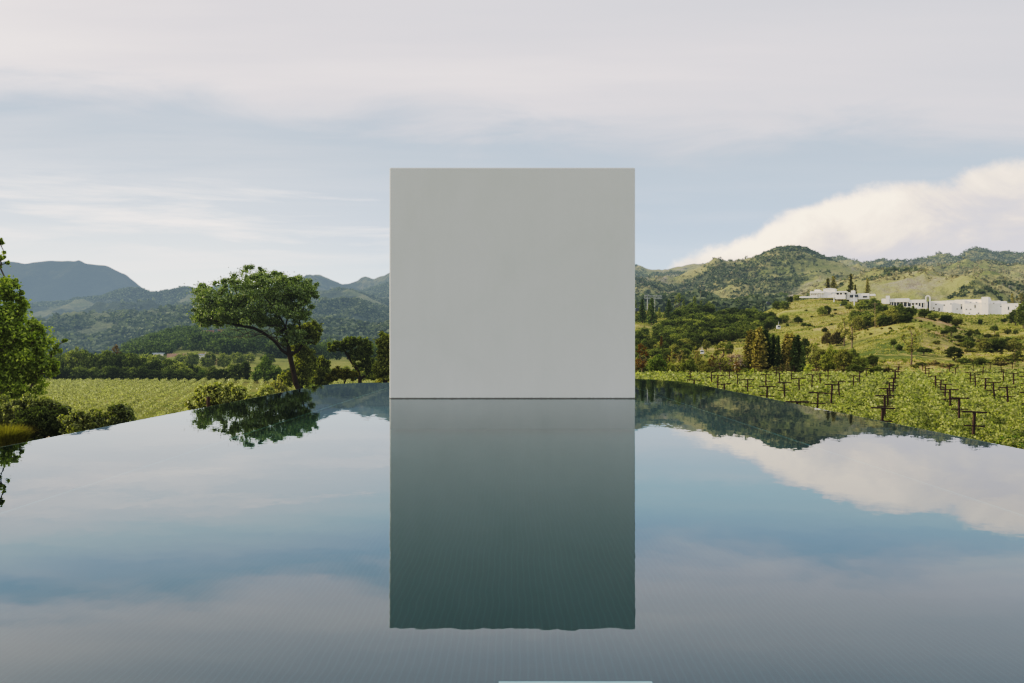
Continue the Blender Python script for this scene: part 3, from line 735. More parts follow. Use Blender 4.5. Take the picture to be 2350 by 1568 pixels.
# ------------------------------------------------------------------ the vineyards
U = np.array([math.sin(R(21.6)), math.cos(R(21.6))]); V = np.array([math.cos(R(21.6)), -math.sin(R(21.6))])
def field(name, leaf, dens_fn, size_fn, xs, Ys, top, n, seed, label, wave=.13, sp=2.27):
    g = np.random.default_rng(seed)
    # sample evenly per picture area so that near ground gets small, dense leaves
    Yi = 1 / g.uniform(1/Ys[1], 1/Ys[0], n); sx = g.uniform(xs[0], xs[1], n); X = xof(sx, Yi)
    keep = dens_fn(X, Yi, sx, g); X, Yi = X[keep], Yi[keep]
    v_ = X*V[0] + Yi*V[1]; u_ = X*U[0] + Yi*U[1]
    ph = np.cos(2*math.pi*v_/sp)
    lump = fbm(X/1.3, Yi/1.3, 3) - .5
    z = ground_h(X, Yi) + top + wave*ph + 1.3*lump - np.abs(g.normal(size=len(X)))*.22
    s = size_fn(Yi)
    vv, ff = leaf_cloud(np.stack([X, Yi, z], 1), s, g, .55, 1.15)
    o = obj(name, mesh_np(name, vv, ff), M[leaf]); tag(o, label, 'grapevines', kind='stuff'); return o
def keepR(X, Y, sx, g):
    fy = np.interp(sx, [1400, 1700, 1900, 2050, 2350, 2900], [196, 185, 200, 218, 232, 236])
    return (X > XR + .9) & (Y < fy) & ((X*V[0]+Y*V[1]) > -200)
field('grapevines', 'vine', keepR, lambda Y: np.maximum(.125, Y * .0024), (1350, 2900), (30, 236), 1.42, 560000, 5, 'broad green canopy of grapevines filling the field right of the pool')
field('shade_tinted_grapevines', 'vine_shade_tint', lambda X, Y, sx, g: (X > XR+.6) & (Y < 47+ 7*vnoise(X/3, Y/3)) & (sx > 2050), lambda Y: np.maximum(.20, Y*.004), (2050, 2900), (18, 56), 1.5, 26000, 6, 'big leaved vine growth along the right pool edge, tinted dark for shade', .1)
def left_vines():
    g = np.random.default_rng(8); vs = np.arange(-330, 160, 2.7); C = []
    UL = np.array([math.sin(R(-14)), math.cos(R(-14))]); VL = np.array([math.cos(R(-14)), -math.sin(R(-14))])
    for v in vs:
        u = np.arange(60, 400, 1.9) + g.uniform(0, .5); X = UL[0]*u + VL[0]*v; Y = UL[1]*u + VL[1]*v
        m = (X < -18 - .10*(Y-100)) & (Y > 112) & (Y < 292) & (X > -.62*Y) & (g.random(len(u)) > .04)
        X, Y = X[m], Y[m]
        if not len(X): continue
        k = 34; XX = np.repeat(X, k) + g.normal(size=len(X)*k)*.20; YY = np.repeat(Y, k) + g.normal(size=len(X)*k)*.45
        Z = ground_h(XX, YY) + .95 + g.normal(size=len(XX))*.24
        C.append(np.stack([XX, YY, Z], 1))
    C = np.concatenate(C); vv, ff = leaf_cloud(C, .27, g, .6, 1.1)
    o = obj('field_vines', mesh_np('field_vines', vv, ff), M['vine_far']); tag(o, 'evenly planted rows of young vines in the flat field left of the pool', 'grapevines', kind='stuff')
left_vines()

# trellis posts
def post_parts(root, big=True):
    MB().box(-.055, .055, -.055, .055, -.5, 2.83).build('post', M['rusty'], root)
    MB().box(-.66, .66, -.045, .045, 2.80, 2.88).build('crossarm', M['rusty'], root)
    MB().box(-.56, .56, -.07, -.055, 2.06, 2.13).build('crossarm', M['rusty'], root)
    MB().box(-.50, .50, -.07, -.055, 1.32, 1.38).build('crossarm', M['rusty'], root)
tp = None; cnt = 0
posts = []
for k in range(-16, 12):
    v = -1.35 + 4.55 * k
    offs = ((k * 37) % 5) * 2.6
    for j in range(-1, 24):
        u = 52 + 13.6 * j + offs + (7.0 if k in (0,) else 0)
        X, Y = U[0]*u + V[0]*v, U[1]*u + V[1]*v
        sx = CX + F*X/Y if Y > 5 else 0
        if X < XR + 2.2 or Y < 44 or sx > 2420 or sx < 1560: continue
        if Y > np.interp(sx, [1400, 1700, 1900, 2050, 2350], [180, 184, 196, 214, 226]): continue
        if Y < 60 and sx > 2300: continue
        if (Y > 135 and (j*7 + k*3) % 5 < 3) or (Y > 105 and (j*7 + k*3) % 5 == 0): continue
        posts.append((Y, X, sx, k))
posts.sort()
gp = random.Random(4)
front = {}
for i, (Y, X, sx, k) in enumerate(posts):
    Z = float(ground_h(X, Y))
    if tp is None:
        o = tp = empty('trellis_post', (X, Y, Z)); post_parts(o)
    else:
        o = tp.copy(); COL.objects.link(o); o.location = (X, Y, Z)
        for ch in list(tp.children):
            c = ch.copy(); COL.objects.link(c); c.parent = o
    o.rotation_euler = (R(gp.uniform(-2.5, 2.5)), R(gp.uniform(-3.5, 3.5)), R(gp.uniform(-14, 10)))
    o.scale = (gp.uniform(.9, 1.08),)*2 + (gp.uniform(.95, 1.04),)
    lab = ('rusty trellis post with three crossarms near the pool side of the vineyard' if Y < 95 else
           'rusty trellis post with crossarms in the middle of the vineyard' if Y < 150 else 'small dark trellis post at the far end of the vineyard')
    grp = 'trellis posts near the pool' if Y < 95 else 'trellis posts in mid vineyard' if Y < 150 else 'trellis posts at the far end of the vineyard'
    if i == 0: lab, grp = 'largest and nearest trellis post at the lower right of the vineyard', None
    tag(o, lab, 'trellis post', grp)
    if i == 0 and 'group' in o: del o['group']
# wires from crossarm to crossarm, one thing per row
for k in sorted(set(p[3] for p in posts)):
    ps = sorted([p for p in posts if p[3] == k])
    if len(ps) < 2: continue
    wb = MB()
    for (Y0, X0, _, _), (Y1, X1, _, _) in zip(ps[:-1], ps[1:]):
        if Y1 - Y0 > 16: continue
        for s in (-.55, .55):
            wb.tube((X0+s, Y0, float(ground_h(X0, Y0))+2.84), (X1+s, Y1, float(ground_h(X1, Y1))+2.84), .008, .008, 3)
    if wb.v: tag(wb.build('trellis_wire', M['rusty']), 'thin wires strung between the trellis posts of one vine row', 'wire', 'trellis wires over the vineyard')

# ------------------------------------------------------------------ background trees, left side
g1 = 'dark trees closing the far side of the left vine field'
hedge = [(118,806,'mid'),(140,812,'dark'),(160,800,'mid'),(181,793,'mid'),(200,796,'dark'),(222,803,'dark'),(240,796,'mid'),(262,800,'dark'),(285,803,'mid'),(306,804,'mid'),(322,812,'mid'),(341,814,'mid'),(360,820,'dark'),(378,822,'mid'),(397,824,'dark'),(415,828,'mid'),(432,832,'dark'),(450,837,'mid')]
for i, (x, yt, lf) in enumerate(hedge):
    plant_px('broad', lf, x, yt, 0, 'dark leafy tree in the dense row behind the left vine field', g1, W=46+rng.uniform(-6, 12), Y=302 + (i % 3)*9)
for i in range(26):
    x = 60 + i * 15.3 + rng.uniform(-4, 4); yt = np.interp(x, [60, 250, 340, 470], [842, 840, 842, 852])
    plant_px('broad', 'dark', x, yt + rng.uniform(-6, 6), 0, 'low dark tree at the front of the row behind the left vine field', 'low dark trees along the left vine field', W=34, Y=296)
plant_px('loose', 'rust', 265, 790, 0, 'rust coloured tree rising over the left tree row', Y=318, W=20)
for x, yt, lf, w, lab in [(488,838,'dark',30,'dark round tree left in the group before the low wooded hill'),(511,842,'dark',26,'smallest dark round tree in the group before the low wooded hill'),(535,832,'dark',36,'wide dark round tree in the group before the low wooded hill'),(558,828,'dark',40,'tallest dark round tree in the group before the low wooded hill')]:
    plant_px('broad', lf, x, yt, 0, lab, Y=298, W=w)
plant_px('broad', 'light', 606, 812, 0, 'pale green willow like tree left of the big oak trunk', Y=296, W=34)
plant_px('shrub', 'light', 630, 838, 0, 'pale green shrub between the willow like tree and the oak', Y=290, W=44)
plant_px('shrub', 'light', 590, 842, 0, 'pale green shrub left of the willow like tree', Y=290, W=34)
plant_px('shrub', 'light', 462, 846, 0, 'light green shrub at the right end of the dark tree row', Y=300, W=22)
for i in range(22):
    x = 640 + i*11.5 + rng.uniform(-5, 5)
    plant_px('broad' if i % 3 else 'shrub', ['olive', 'mid', 'dark', 'light'][i % 4], x, rng.uniform(832, 852), 0, 'low tree or shrub in the belt behind the trees right of the big oak', 'low belt of trees behind the oak group', W=26, Y=rng.uniform(285, 380))
# palm
def palm():
    Y = 300.; X = xof(218.5, Y); Z = float(surface(X, Y)[0]); g = np.random.default_rng(9); H = zof(818, Y) - Z
    root = empty('palm_tree', (X, Y + 24, Z)); tag(root, 'lone palm with drooping fronds among the left tree row', 'tree')
    C = []; 
    for i in range(46):
        a = g.uniform(0, 6.28); e = g.uniform(-.6, 1.2); t = np.linspace(.1, 1, 9)
        C.append(np.stack([np.cos(a)*math.cos(e)*t*2.2, np.sin(a)*math.cos(e)*t*2.2, H + math.sin(e)*t*1.8 - t*t*1.0], 1))
    v, f = leaf_cloud(np.concatenate(C), .42, g, .2, 1.8); obj('fronds', mesh_np('fronds', v, f), M['light'], root)
    P = np.array([[0,0,-.5],[0,0,H*.5],[.05,0,H]]); obj('trunk', wood_mesh('trunk', P, np.array([-1,0,1]), np.array([.36,.3,.3]), 8, 1.1), M['bark_pale'], root)
palm()
# woods on the low hill and the plain beyond
def far_wood():
    g = np.random.default_rng(77); Vs = []; n = 0
    while n < 260:
        x = g.uniform(290, 900); Y = g.uniform(575, 810)
        if x > 660 and g.random() < .6: continue
        X = float(xof(x, Y)); Z = float(surface(X, Y)[0]); sy = HY - (Z-EYE)*F/Y
        if (395 < x < 480 and sy > 806) or (452 < x < 530 and Y > 680): continue
        h = g.uniform(8, 12.5); w = g.uniform(5.5, 8)
        cl = shell(26, g, w*.8, h*.45, h*.5, -.9); c = np.repeat(cl, 30, 0) + g.normal(size=(780, 3)) * .95
        Vs.append(c + np.array([X, Y, Z])); n += 1
    C = np.concatenate(Vs); v, f = leaf_cloud(C, .95, g, .4)
    tag(obj('woodland', mesh_np('woodland', v, f), M['far_wood']), 'dark woodland covering the low hill behind the big oak', 'woodland', kind='stuff')
far_wood()
for i in range(16):
    x = 100 + i*34 + rng.uniform(-9, 9)
    plant_px('broad', 'mid', x, 808 + rng.uniform(-6, 4), 0, 'hazy tree on the valley floor beyond the left tree row', 'hazy trees on the valley floor', Y=rng.uniform(420, 520), W=30)

# ------------------------------------------------------------------ right side: named trees
RT = [
 ('conifer','conifer',1474,686,742,18,'tall dark conifer nearest the right side of the block, left one of the pair'),('conifer','conifer',1496,684,746,20,'tall dark conifer right one of the pair beside the white pylon'),
 ('conifer','conifer',1535,688,731,20,'dark conifer right of the white pylon on the skyline'),('loose','mid',1557,673,704,20,'tallest skyline tree above the wood right of the block'),
 ('conifer','mid',1569,691,726,15,'narrow green conifer left of the middle of the wooded skyline'),('conifer','mid',1594,680,717,18,'green conifer in the middle of the wooded skyline'),
 ('conifer','mid',1609,690,720,12,'slim conifer beside the leafless skyline snag'),('broad','mid',1631,690,712,19,'round tree at the right end of the conifer skyline'),('conifer','mid',1621,696,719,10,'small slim conifer near the right end of the wooded skyline'),
 ('broad','dark',1670,706,726,26,'round dark tree on the saddle left of the grassy slope'),('broad','tan',1649,717,738,26,'pale tan round tree near the saddle of the wooded slope'),
 ('broad','dark',1476,748,787,26,'dark oak low on the slope next to the block'),('broad','dark',1510,742,770,26,'dark oak beside the small grass clearing right of the block'),
 ('conifer','rust',1518,772,816,11,'slim rust brown conifer on the slope right of the block'),('loose','rust',1472,788,866,30,'rust brown tree touching the right side of the block'),
 ('broad','light',1507,812,868,40,'bright green round tree at the water edge right of the block'),('loose','olive',1543,795,862,17,'slim olive tree right of the bright green round tree'),
 ('conifer','olive',1569,811,868,14,'small olive conifer above the right pool corner'),('broad','mid',1577,824,869,32,'green round tree above the right pool corner'),
 ('loose','olive',1597,793,866,20,'tall thin olive tree with a straight bare trunk above the vineyard corner'),('broad','olive',1621,778,806,18,'small olive tree alone on the dark slope'),
 ('loose','olive',1656,783,866,44,'large loose olive grey tree behind the first trellis posts'),('broad','dark',1673,783,818,20,'dark tree behind the loose olive grey tree'),
 ('broad','olive',1620,830,867,30,'low olive tree left of the large loose olive grey tree'),('loose','mid',1640,842,868,24,'low green tree at the foot of the large loose tree'),
 ('redwood','redwood',1722,758,852,24,'leftmost redwood of the tall brown green group'),('redwood','redwood',1734,757,853,22,'second redwood from the left in the tall group'),('redwood','redwood',1744,752,855,26,'tallest redwood of the group'),
 ('redwood','conifer',1756,758,848,24,'dark redwood just right of the tallest'),('conifer','conifer',1775,768,850,18,'thin dark redwood in the gap between the two redwood clusters'),('conifer','conifer',1786,770,852,18,'dark conifer left of the second redwood cluster'),
 ('redwood','redwood',1806,766,850,22,'left redwood of the second cluster'),('redwood','redwood',1818,767,855,24,'middle redwood of the second cluster'),('redwood','conifer',1830,771,856,24,'right dark redwood of the second cluster'),('conifer','conifer',1842,793,857,20,'short dark conifer at the right end of the redwoods'),
 ('broad','dark',1845,772,822,30,'round dark oak behind the second redwood cluster'),('broad','dark',1768,760,815,40,'round dark oak behind the gap between the redwoods'),
 ('shrub','bright',1729,845,864,28,'bright green bush below the tall redwoods'),('conifer','tan',1793,834,862,13,'small tan conifer left of two below the redwoods'),('conifer','tan',1807,828,862,14,'taller tan conifer of two below the redwoods'),('shrub','bright',1857,834,862,24,'bright green bush below the right redwoods'),
 ('loose','olive',1864,789,850,34,'olive feathery tree right of the redwoods'),('broad','olive',1887,796,860,42,'left tree of the olive green thicket behind the vineyard'),('broad','mid',1911,790,860,44,'middle tree of the olive green thicket behind the vineyard'),('broad','olive',1936,795,860,44,'right tree of the olive green thicket behind the vineyard'),
 ('broad','dark',1956,797,836,26,'dark round tree in the upper thicket'),('broad','dark',2001,811,842,28,'dark round tree at the right end of the thicket'),('broad','mid',1975,814,848,30,'green tree near the right end of the thicket'),('broad','dark',1965,835,862,36,'low dark tree in the front of the thicket'),('broad','mid',2010,840,862,34,'low green tree at the right front of the thicket'),
 ('broad','tan',1898,759,793,26,'grey tan tree above the olive thicket'),('broad','tan',1919,757,796,26,'second grey tan tree above the olive thicket'),('loose','olive',1937,727,795,26,'tall loose grey green tree on the slope below the villa'),('loose','olive',1955,742,800,24,'tall loose tree beside the grey green one below the villa'),('broad','dark',1893,750,764,13,'small dark tree on the grass above the thicket'),
 ('broad','mid',1887,702,726,22,'left bush of the pair on the grass below the villa'),('broad','mid',1898,699,723,20,'right bush of the pair on the grass below the villa'),
 ('broad','dark',1785,689,712,24,'left oak on the bare ridge left of the villa'),('broad','dark',1801,689,712,22,'right oak on the bare ridge left of the villa'),('broad','dark',1813,680,695,17,'oak on the ridge close to the villa garden'),('broad','mid',1829,675,691,19,'green tree at the left end of the villa garden'),
 ('broad','dark',1729,701,720,18,'dark tree at the low end of the bare ridge'),('flat','dark',1712,708,745,34,'large dark oak left of the bare ridge end'),('broad','dark',1765,716,746,26,'dark oak on the upper grass edge'),('broad','dark',1785,728,744,18,'small dark oak right of the gondola'),('broad','mid',1800,719,741,20,'mid green oak on the slope above the redwoods'),('shrub','dark',1807,741,750,8,'tiny dark bush on the slope above the redwoods'),('broad','mid',1832,725,743,20,'green tree on the open slope'),
 ('flat','dark',1845,740,755,14,'left of two small dark trees on the open slope'),('flat','dark',1856,741,755,14,'right of two small dark trees on the open slope'),('broad','dark',1938,688,703,13,'small dark tree between the white towers'),('broad','mid',1948,697,712,16,'small green tree beside the right white tower'),
 ('broad','mid',1975,690,715,26,'tree left in the wood below the villa terrace'),('broad','dark',1989,686,712,26,'dark tree in the wood below the villa terrace'),('broad','dark',2006,681,715,28,'tallest dark tree of the wood below the villa terrace'),('broad','mid',2026,696,728,26,'tree in the wood left of the long winery'),('broad','olive',2047,704,742,32,'olive tree in the wood left of the long winery'),('broad','mid',2063,696,732,26,'tree in front of the columned wing of the winery'),('broad','dark',2082,704,733,26,'dark tree in front of the columned wing of the winery'),
 ('broad','mid',1995,715,752,34,'lower tree in the wood below the villa'),('broad','olive',1972,722,760,30,'lower olive tree in the wood below the villa'),('broad','olive',2020,722,750,34,'broad olive tree below the winery wood'),
 ('broad','dark',2122,708,730,28,'dark tree right under the white arch'),('broad','mid',2142,716,735,26,'mid green tree below the winery wall'),('broad','dark',2172,720,742,28,'dark tree under the middle of the winery wall'),('broad','olive',2196,728,750,22,'olive tree under the winery tower'),('broad','dark',2250,731,746,9,'small round dark tree alone on the grass under the winery'),('flat','dark',2282,746,769,17,'small dark tree with visible trunk alone on the right slope'),('shrub','dark',2306,730,741,16,'dark bush below the right end of the winery'),
 ('broad','dark',2330,707,748,32,'large dark tree at the right end of the winery'),('broad','dark',2348,690,755,34,'tall dark tree cut by the right side of the photo'),
 ('flat','dark',2184,747,774,26,'dark oak on the dry knoll'),('flat','dark',2166,757,774,16,'small dark oak on the knoll left of the larger one'),
 ('loose','olive',2091,746,838,36,'tall spindly tree with bare trunk rising from the vineyard end'),('flat','dark',2120,797,817,30,'dark low oak right of the tall spindly tree'),('flat','mid',2050,776,802,14,'leaning thin tree left of the tall spindly tree'),('shrub','dark',2062,789,806,18,'dark bush left of the tall spindly tree'),
 ('broad','dark',2191,792,824,38,'wide dark oak on the right lower slope'),('broad','mid',2223,779,800,28,'green tree above the wide dark oak'),('broad','olive',2260,779,808,34,'olive tree on the right slope'),('broad','mid',2291,773,808,32,'green tree in the right slope group'),('broad','olive',2325,776,808,34,'olive tree near the right side of the slope'),
 ('shrub','dark',2214,820,837,26,'dark bush at the vineyard end'),('shrub','mid',2255,820,838,30,'green bush at the vineyard end'),('shrub','olive',2293,814,836,34,'olive bush at the vineyard end'),('shrub','dark',2337,806,826,34,'dark bush at the right vineyard end'),('loose','olive',2330,795,842,20,'thin loose tree at the right vineyard end'),
 ('shrub','olive',2150,780,790,20,'olive bush on the knoll face'),('shrub','dark',2095,700,728,18,'dark bush at the knoll top'),
]
for kd, lf, x, yt, yb, w, lab in RT:
    plant_px(kd, lf, x, yt, yb, lab, W=w, name='oak_tree' if ' oak' in lab and kd in ('broad', 'flat') else None)
bt = plant_px('bare', 'pink', 1688, 812, 862, 'bare pinkish tree with white branches behind the vineyard', W=38, bark='bark_pale')
for x, yt, w, lab in [(1900,636,16,'left tall conifer on the skyline behind the villa'),(1913,631,18,'right tall conifer of the pair behind the villa roof'),(1953,626,16,'tallest conifer behind the villa chimney block'),(1963,650,10,'small conifer beside the tallest conifer behind the villa'),(1991,636,13,'dark conifer behind the right end of the villa'),(2323,671,12,'small conifer on the skyline behind the winery end')]:
    plant_px('conifer', 'redwood', x, yt + 3, 0, lab, Y=740, W=w*1.15)
for x in (2343, 2356):
    plant_px('loose', 'redwood', x, 672, 0, 'brownish tree behind the right end of the winery', 'brownish trees behind the winery end', Y=690, W=20)
# the dense oak wood on the slope between the block and the grass
g3 = 'oaks of the dense wood on the slope right of the block'
def pip(x, y, poly):
    c = False; j = len(poly) - 1
    for i in range(len(poly)):
        if (poly[i][1] > y) != (poly[j][1] > y) and x < (poly[j][0]-poly[i][0])*(y-poly[i][1])/(poly[j][1]-poly[i][1]) + poly[i][0]: c = not c
        j = i
    return c
def fill(poly, n, spec, label, group, hpx=(20, 32), wpx=(22, 32), mind=9):
    pts = []; xs = [p[0] for p in poly]; ys = [p[1] for p in poly]; t = 0
    while len(pts) < n and t < 6000:
        t += 1
        x, y = rng.uniform(min(xs), max(xs)), rng.uniform(min(ys), max(ys))
        if not pip(x, y, poly) or any(math.hypot(x-a, (y-b)*1.6) < mind for a, b in pts): continue
        pts.append((x, y)); kd, lf = spec[int(rng.integers(len(spec)))]
        h = rng.uniform(*hpx) * (1.25 if kd in ('conifer', 'loose') else 1); w = rng.uniform(*wpx) * (.6 if kd in ('conifer', 'loose') else 1)
        plant_px(kd, lf, x, y - h, y, label, group, W=w, name='oak_tree' if 'oak' in label and kd in ('broad', 'flat') else None)
B, Dk, Md, Ol = 'broad', 'dark', 'mid', 'olive'
fill([(1580,722),(1680,735),(1745,738),(1790,745),(1735,790),(1690,785),(1640,800),(1560,800),(1500,790),(1530,760)], 120, [(B,Dk),(B,Dk),(B,Md),('flat',Dk),(B,Dk)], 'dark oak in the dense wood on the slope right of the block', g3, (24, 36), (26, 38), 7)
fill([(1440,770),(1520,790),(1600,800),(1560,835),(1440,830)], 46, [(B,Md),(B,Dk),(B,Dk),(B,Ol)], 'green oak on the lower slope right of the block', 'green oaks on the lower slope right of the block')
fill([(1440,710),(1530,725),(1620,728),(1560,742),(1440,745)], 18, [('conifer',Md),(B,Md),('loose',Md),(B,Ol)], 'small tree along the wooded skyline right of the block', 'small trees along the wooded skyline', (15, 22), (14, 20))
fill([(1440,845),(1700,845),(1700,868),(1440,866)], 34, [(B,Md),(B,Ol),('loose',Ol),('shrub',Ol),('loose','rust'),('loose','tan')], 'mixed tree at the foot of the slope above the far pool edge', 'mixed trees above the far pool edge', (22, 38), (24, 34), 7)
fill([(1690,838),(1880,838),(2050,852),(2050,862),(1690,864)], 26, [('shrub',Ol),('shrub',Md),('shrub','tan'),(B,Ol)], 'low growth tree or shrub behind the far vineyard edge', 'low shrubs behind the far vineyard edge', (12, 20), (20, 30), 8)
fill([(1960,735),(2090,735),(2085,742),(1960,760)], 24, [(B,Dk),(B,Md),(B,Ol)], 'tree in the wood below the winery and villa', 'trees in the wood below the winery', (22, 30), (24, 30), 8)
fill([(2190,770),(2350,760),(2350,810),(2200,815)], 34, [('shrub',Dk),('shrub',Ol),('shrub','tan'),(B,Ol)], 'scrubby bush on the right slope', 'scrubby bushes on the right slope', (8, 16), (14, 26), 10)
fill([(1835,700),(1960,708),(2350,750),(2320,842),(2100,842),(2060,780),(1900,752),(1820,755)], 60, [('shrub',Dk),('shrub',Ol)], 'small bush dotted on the open grass slope', 'small bushes dotted on the grass slope', (3, 6), (5, 10), 12)
fill([(2095,836),(2350,826),(2350,845),(2100,850)], 16, [('shrub',Ol),('shrub','tan'),('shrub',Md)], 'low bush along the far right vineyard edge', 'low bushes along the far right vineyard edge', (8, 14), (20, 32), 9)

# ------------------------------------------------------------------ distant scrub: uncountable woodland on the mountains
def scrubland(name, sheet, mats, x0, x1, Y0, Y1, n, seed, sz, thr, label, lam, per=7, flat=.9, crest=False):
    g = np.random.default_rng(seed)
    Y = g.uniform(Y0**2, Y1**2, n) ** .5; sx = g.uniform(x0, x1, n); X = xof(sx, Y)
    d = fbm(X/lam + 3, Y/(lam*1.2) + 8, 4) + .25*(fbm(X/(lam*.2), Y/(lam*.2), 3) - .5)
    if name == 'mountain_scrub': d = d + .22 * smooth(2420, 2600, Y) + .06 * smooth(1900, 1500, Y) - .05 * np.exp(-((sx-1830)/60)**2) * smooth(2300, 2200, Y)
    k = d > thr + g.uniform(-.05, .05, n); X, Y = X[k], Y[k]
    Z = sheet.height(X, Y)
    s = g.uniform(.5, 1.25, len(X)) ** 1.2 * sz
    C = np.repeat(np.stack([X, Y, Z + s*.35], 1), per, 0); S = np.repeat(s, per)
    o_ = g.normal(size=C.shape); o_ /= np.linalg.norm(o_, axis=1)[:, None]; C = C + o_ * (S * .42)[:, None] * np.array([1, 1, flat])
    v, f = leaf_cloud(C, S * .62, g, .7, 1.1, out=o_)
    tag(obj(name, mesh_np(name, v, f), mats), label, 'woodland', kind='stuff')
scrubland('mountain_scrub', right_mt, M['scrub'], 1420, 2420, 1250, 2650, 46000, 51, 6.5, .55, 'dark oak scrub spread over the rocky green mountain at right', 260)
scrubland('mountain_brush', right_mt, M['scrub2'], 1420, 2420, 1250, 2650, 12000, 52, 6, .50, 'dry pale brush on the rocky green mountain at right', 120, 5)
scrubland('peak_trees', right_mt, M['scrub'], 1560, 2000, 2430, 2760, 9000, 57, 8, .33, 'trees along the top of the rocky green mountain', 200, 6)
scrubland('ridge_scrub', right_mt, M['scrub'], 1420, 2420, 3100, 4080, 30000, 53, 9, .47, 'scrub and small trees on the far ridge at right', 300, 5)
scrubland('gully_wood', right_mt, M['scrub'], 1440, 1800, 1150, 1750, 9000, 54, 12, .30, 'dark wooded gully at the foot of the mountain', 260, 6)
scrubland('hill_woodland', left_hill, M['scrub'], -60, 930, 1320, 3260, 130000, 55, 8.5, .475, 'hazy woodland covering the hills behind the oak', 380, 5)
scrubland('crest_woodland', left_hill, M['scrub'], -60, 930, 3500, 4300, 20000, 56, 10, .46, 'trees on the second crest behind the wooded hills', 380, 5)

M['tuft'] = leafmat('hill_grass_blades', (.150, .185, .050), (.400, .350, .140), trans=.3, ovar=0.0)
M['tuft_dark'] = leafmat('weed_leaves', (.090, .125, .040), (.200, .215, .075), trans=.3, ovar=0.0)
scrubland('hill_grass', near_hill, M['tuft'], 1440, 2420, 235, 720, 70000, 61, .55, .42, 'tall spring grass growing on the slope below the white buildings', 40, 4, .5)
scrubland('hill_weeds', near_hill, M['tuft_dark'], 1440, 2420, 225, 720, 20000, 62, .95, .56, 'darker weeds and low scrub in patches on the grassy slope', 30, 6, .6)

# ------------------------------------------------------------------ buildings
ALPHA = R(33)
class Facade:
    """a building face turned to the left; local x runs along the face, y goes into the building"""
    def __init__(s, name, label, cat, xc, yb, Yc, alpha=ALPHA):
        s.a = alpha; s.C = (xof(xc, Yc), Yc); s.z0 = zof(yb, Yc)
        s.root = empty(name, (s.C[0], s.C[1], s.z0), -alpha); tag(s.root, label, cat)
    def sx(s, x, back=0.0):
        k = (x - CX) / F; ca, sa = math.cos(s.a), math.sin(s.a)
        Cx, Cy = s.C[0] + sa*back, s.C[1] + ca*back
        t = (k*Cy - Cx) / (ca + k*sa); return t, Cy - t*sa
    def rect(s, mb, x0, x1, yt, yb, front=0.0, depth=8.0):
        a, Ya = s.sx(x0, front); b, Yb = s.sx(x1, front); Ym = (Ya+Yb)/2
        mb.box(a, b, front, front+depth, zof(yb, Ym)-s.z0, zof(yt, Ym)-s.z0); return mb
    def part(s, name, mat, rects, front=0.0, depth=8.0):
        mb = MB()
        for r in rects: s.rect(mb, *r, front=front, depth=depth)
        return mb.build(name, M[mat], s.root)
def c6(x, y): return 1823.6 + .224*x, 620.4 + .224*y
def r6(x0, x1, y0, y1): a = c6(x0, y0); b = c6(x1, y1); return (a[0], b[0], a[1], b[1])

wn = Facade('winery_building', 'long white winery building with a square tower on the right hill', 'building', 2213, 722, 655)
wn.part('wall', 'white', [r6(1385, 1560, 315, 470)], 0.6, 14)
wn.part('wall', 'white', [r6(1560, 1740, 309, 470)], 0.3, 14)
wn.part('wall', 'white', [r6(1640, 1916, 302, 340)], 5, 10)
wn.part('wall', 'white', [r6(1740, 1918, 336, 476)], -2.0, 14)
wn.part('tower', 'white', [r6(1915, 1984, 274, 476)], -3.4, 9)
wn.part('wall', 'white', [r6(1984, 2318, 344, 476)], 0.0, 14)
wn.part('parapet', 'white', [r6(1740, 1916, 333.5, 337.5)], -2.15, 1.0)
wn.part('parapet', 'white', [r6(1984, 2318, 341, 345.5)], -.15, 1.0)
wn.part('roof_block', 'white', [r6(2004, 2098, 313, 344), r6(2098, 2162, 318, 344)], 5, 8)
wn.part('roof_block', 'white', [r6(1984, 2002, 293, 344)], 3, 5)
wn.part('railing', 'glass', [(a, a+.3, c6(0,318)[1], c6(0,344)[1]) for a in np.linspace(c6(2165,0)[0], c6(2310,0)[0], 14)], 3, .2)
for (x, y, h) in [(1690,328,9),(1803,333,9),(1862,333,9)]: wn.part('window', 'glass', [r6(x-7, x+7, y-h*.75, y+h*.75)], 4.9 if y < 332 else 4.9, .3)
for (x, y, h) in [(1448,352,8),(1532,358,10),(1480,402,22),(1430,412,8),(1425,388,8)]: wn.part('window', 'glass', [r6(x-7, x+7, y-h*.75, y+h*.75)], .5, .3)
for (x, y, h) in [(1708,355,8),(1708,385,22),(1665,397,8),(1600,345,7)]: wn.part('window', 'glass', [r6(x-7, x+7, y-h*.75, y+h*.75)], .2, .3)
for (x, y, h) in [(1848,370,24),(1803,401,8),(1760,401,8),(1884,440,10),(1790,440,8)]: wn.part('window', 'glass', [r6(x-7, x+7, y-h*.75, y+h*.75)], -2.1, .3)
for (x, y, h) in [(2113,372,8),(2190,390,24),(2267,370,8),(2240,420,8),(2040,340,6)]: wn.part('window', 'glass', [r6(x-7, x+7, y-h*.75, y+h*.75)], -.1, .3)
wn.part('window', 'glass', [r6(1950, 1956, 342, 347)], -3.5, .3)
tg = wn.part('terrace_wall', 'white', [r6(1580, 1800, 462, 476)], -5.5, .6)
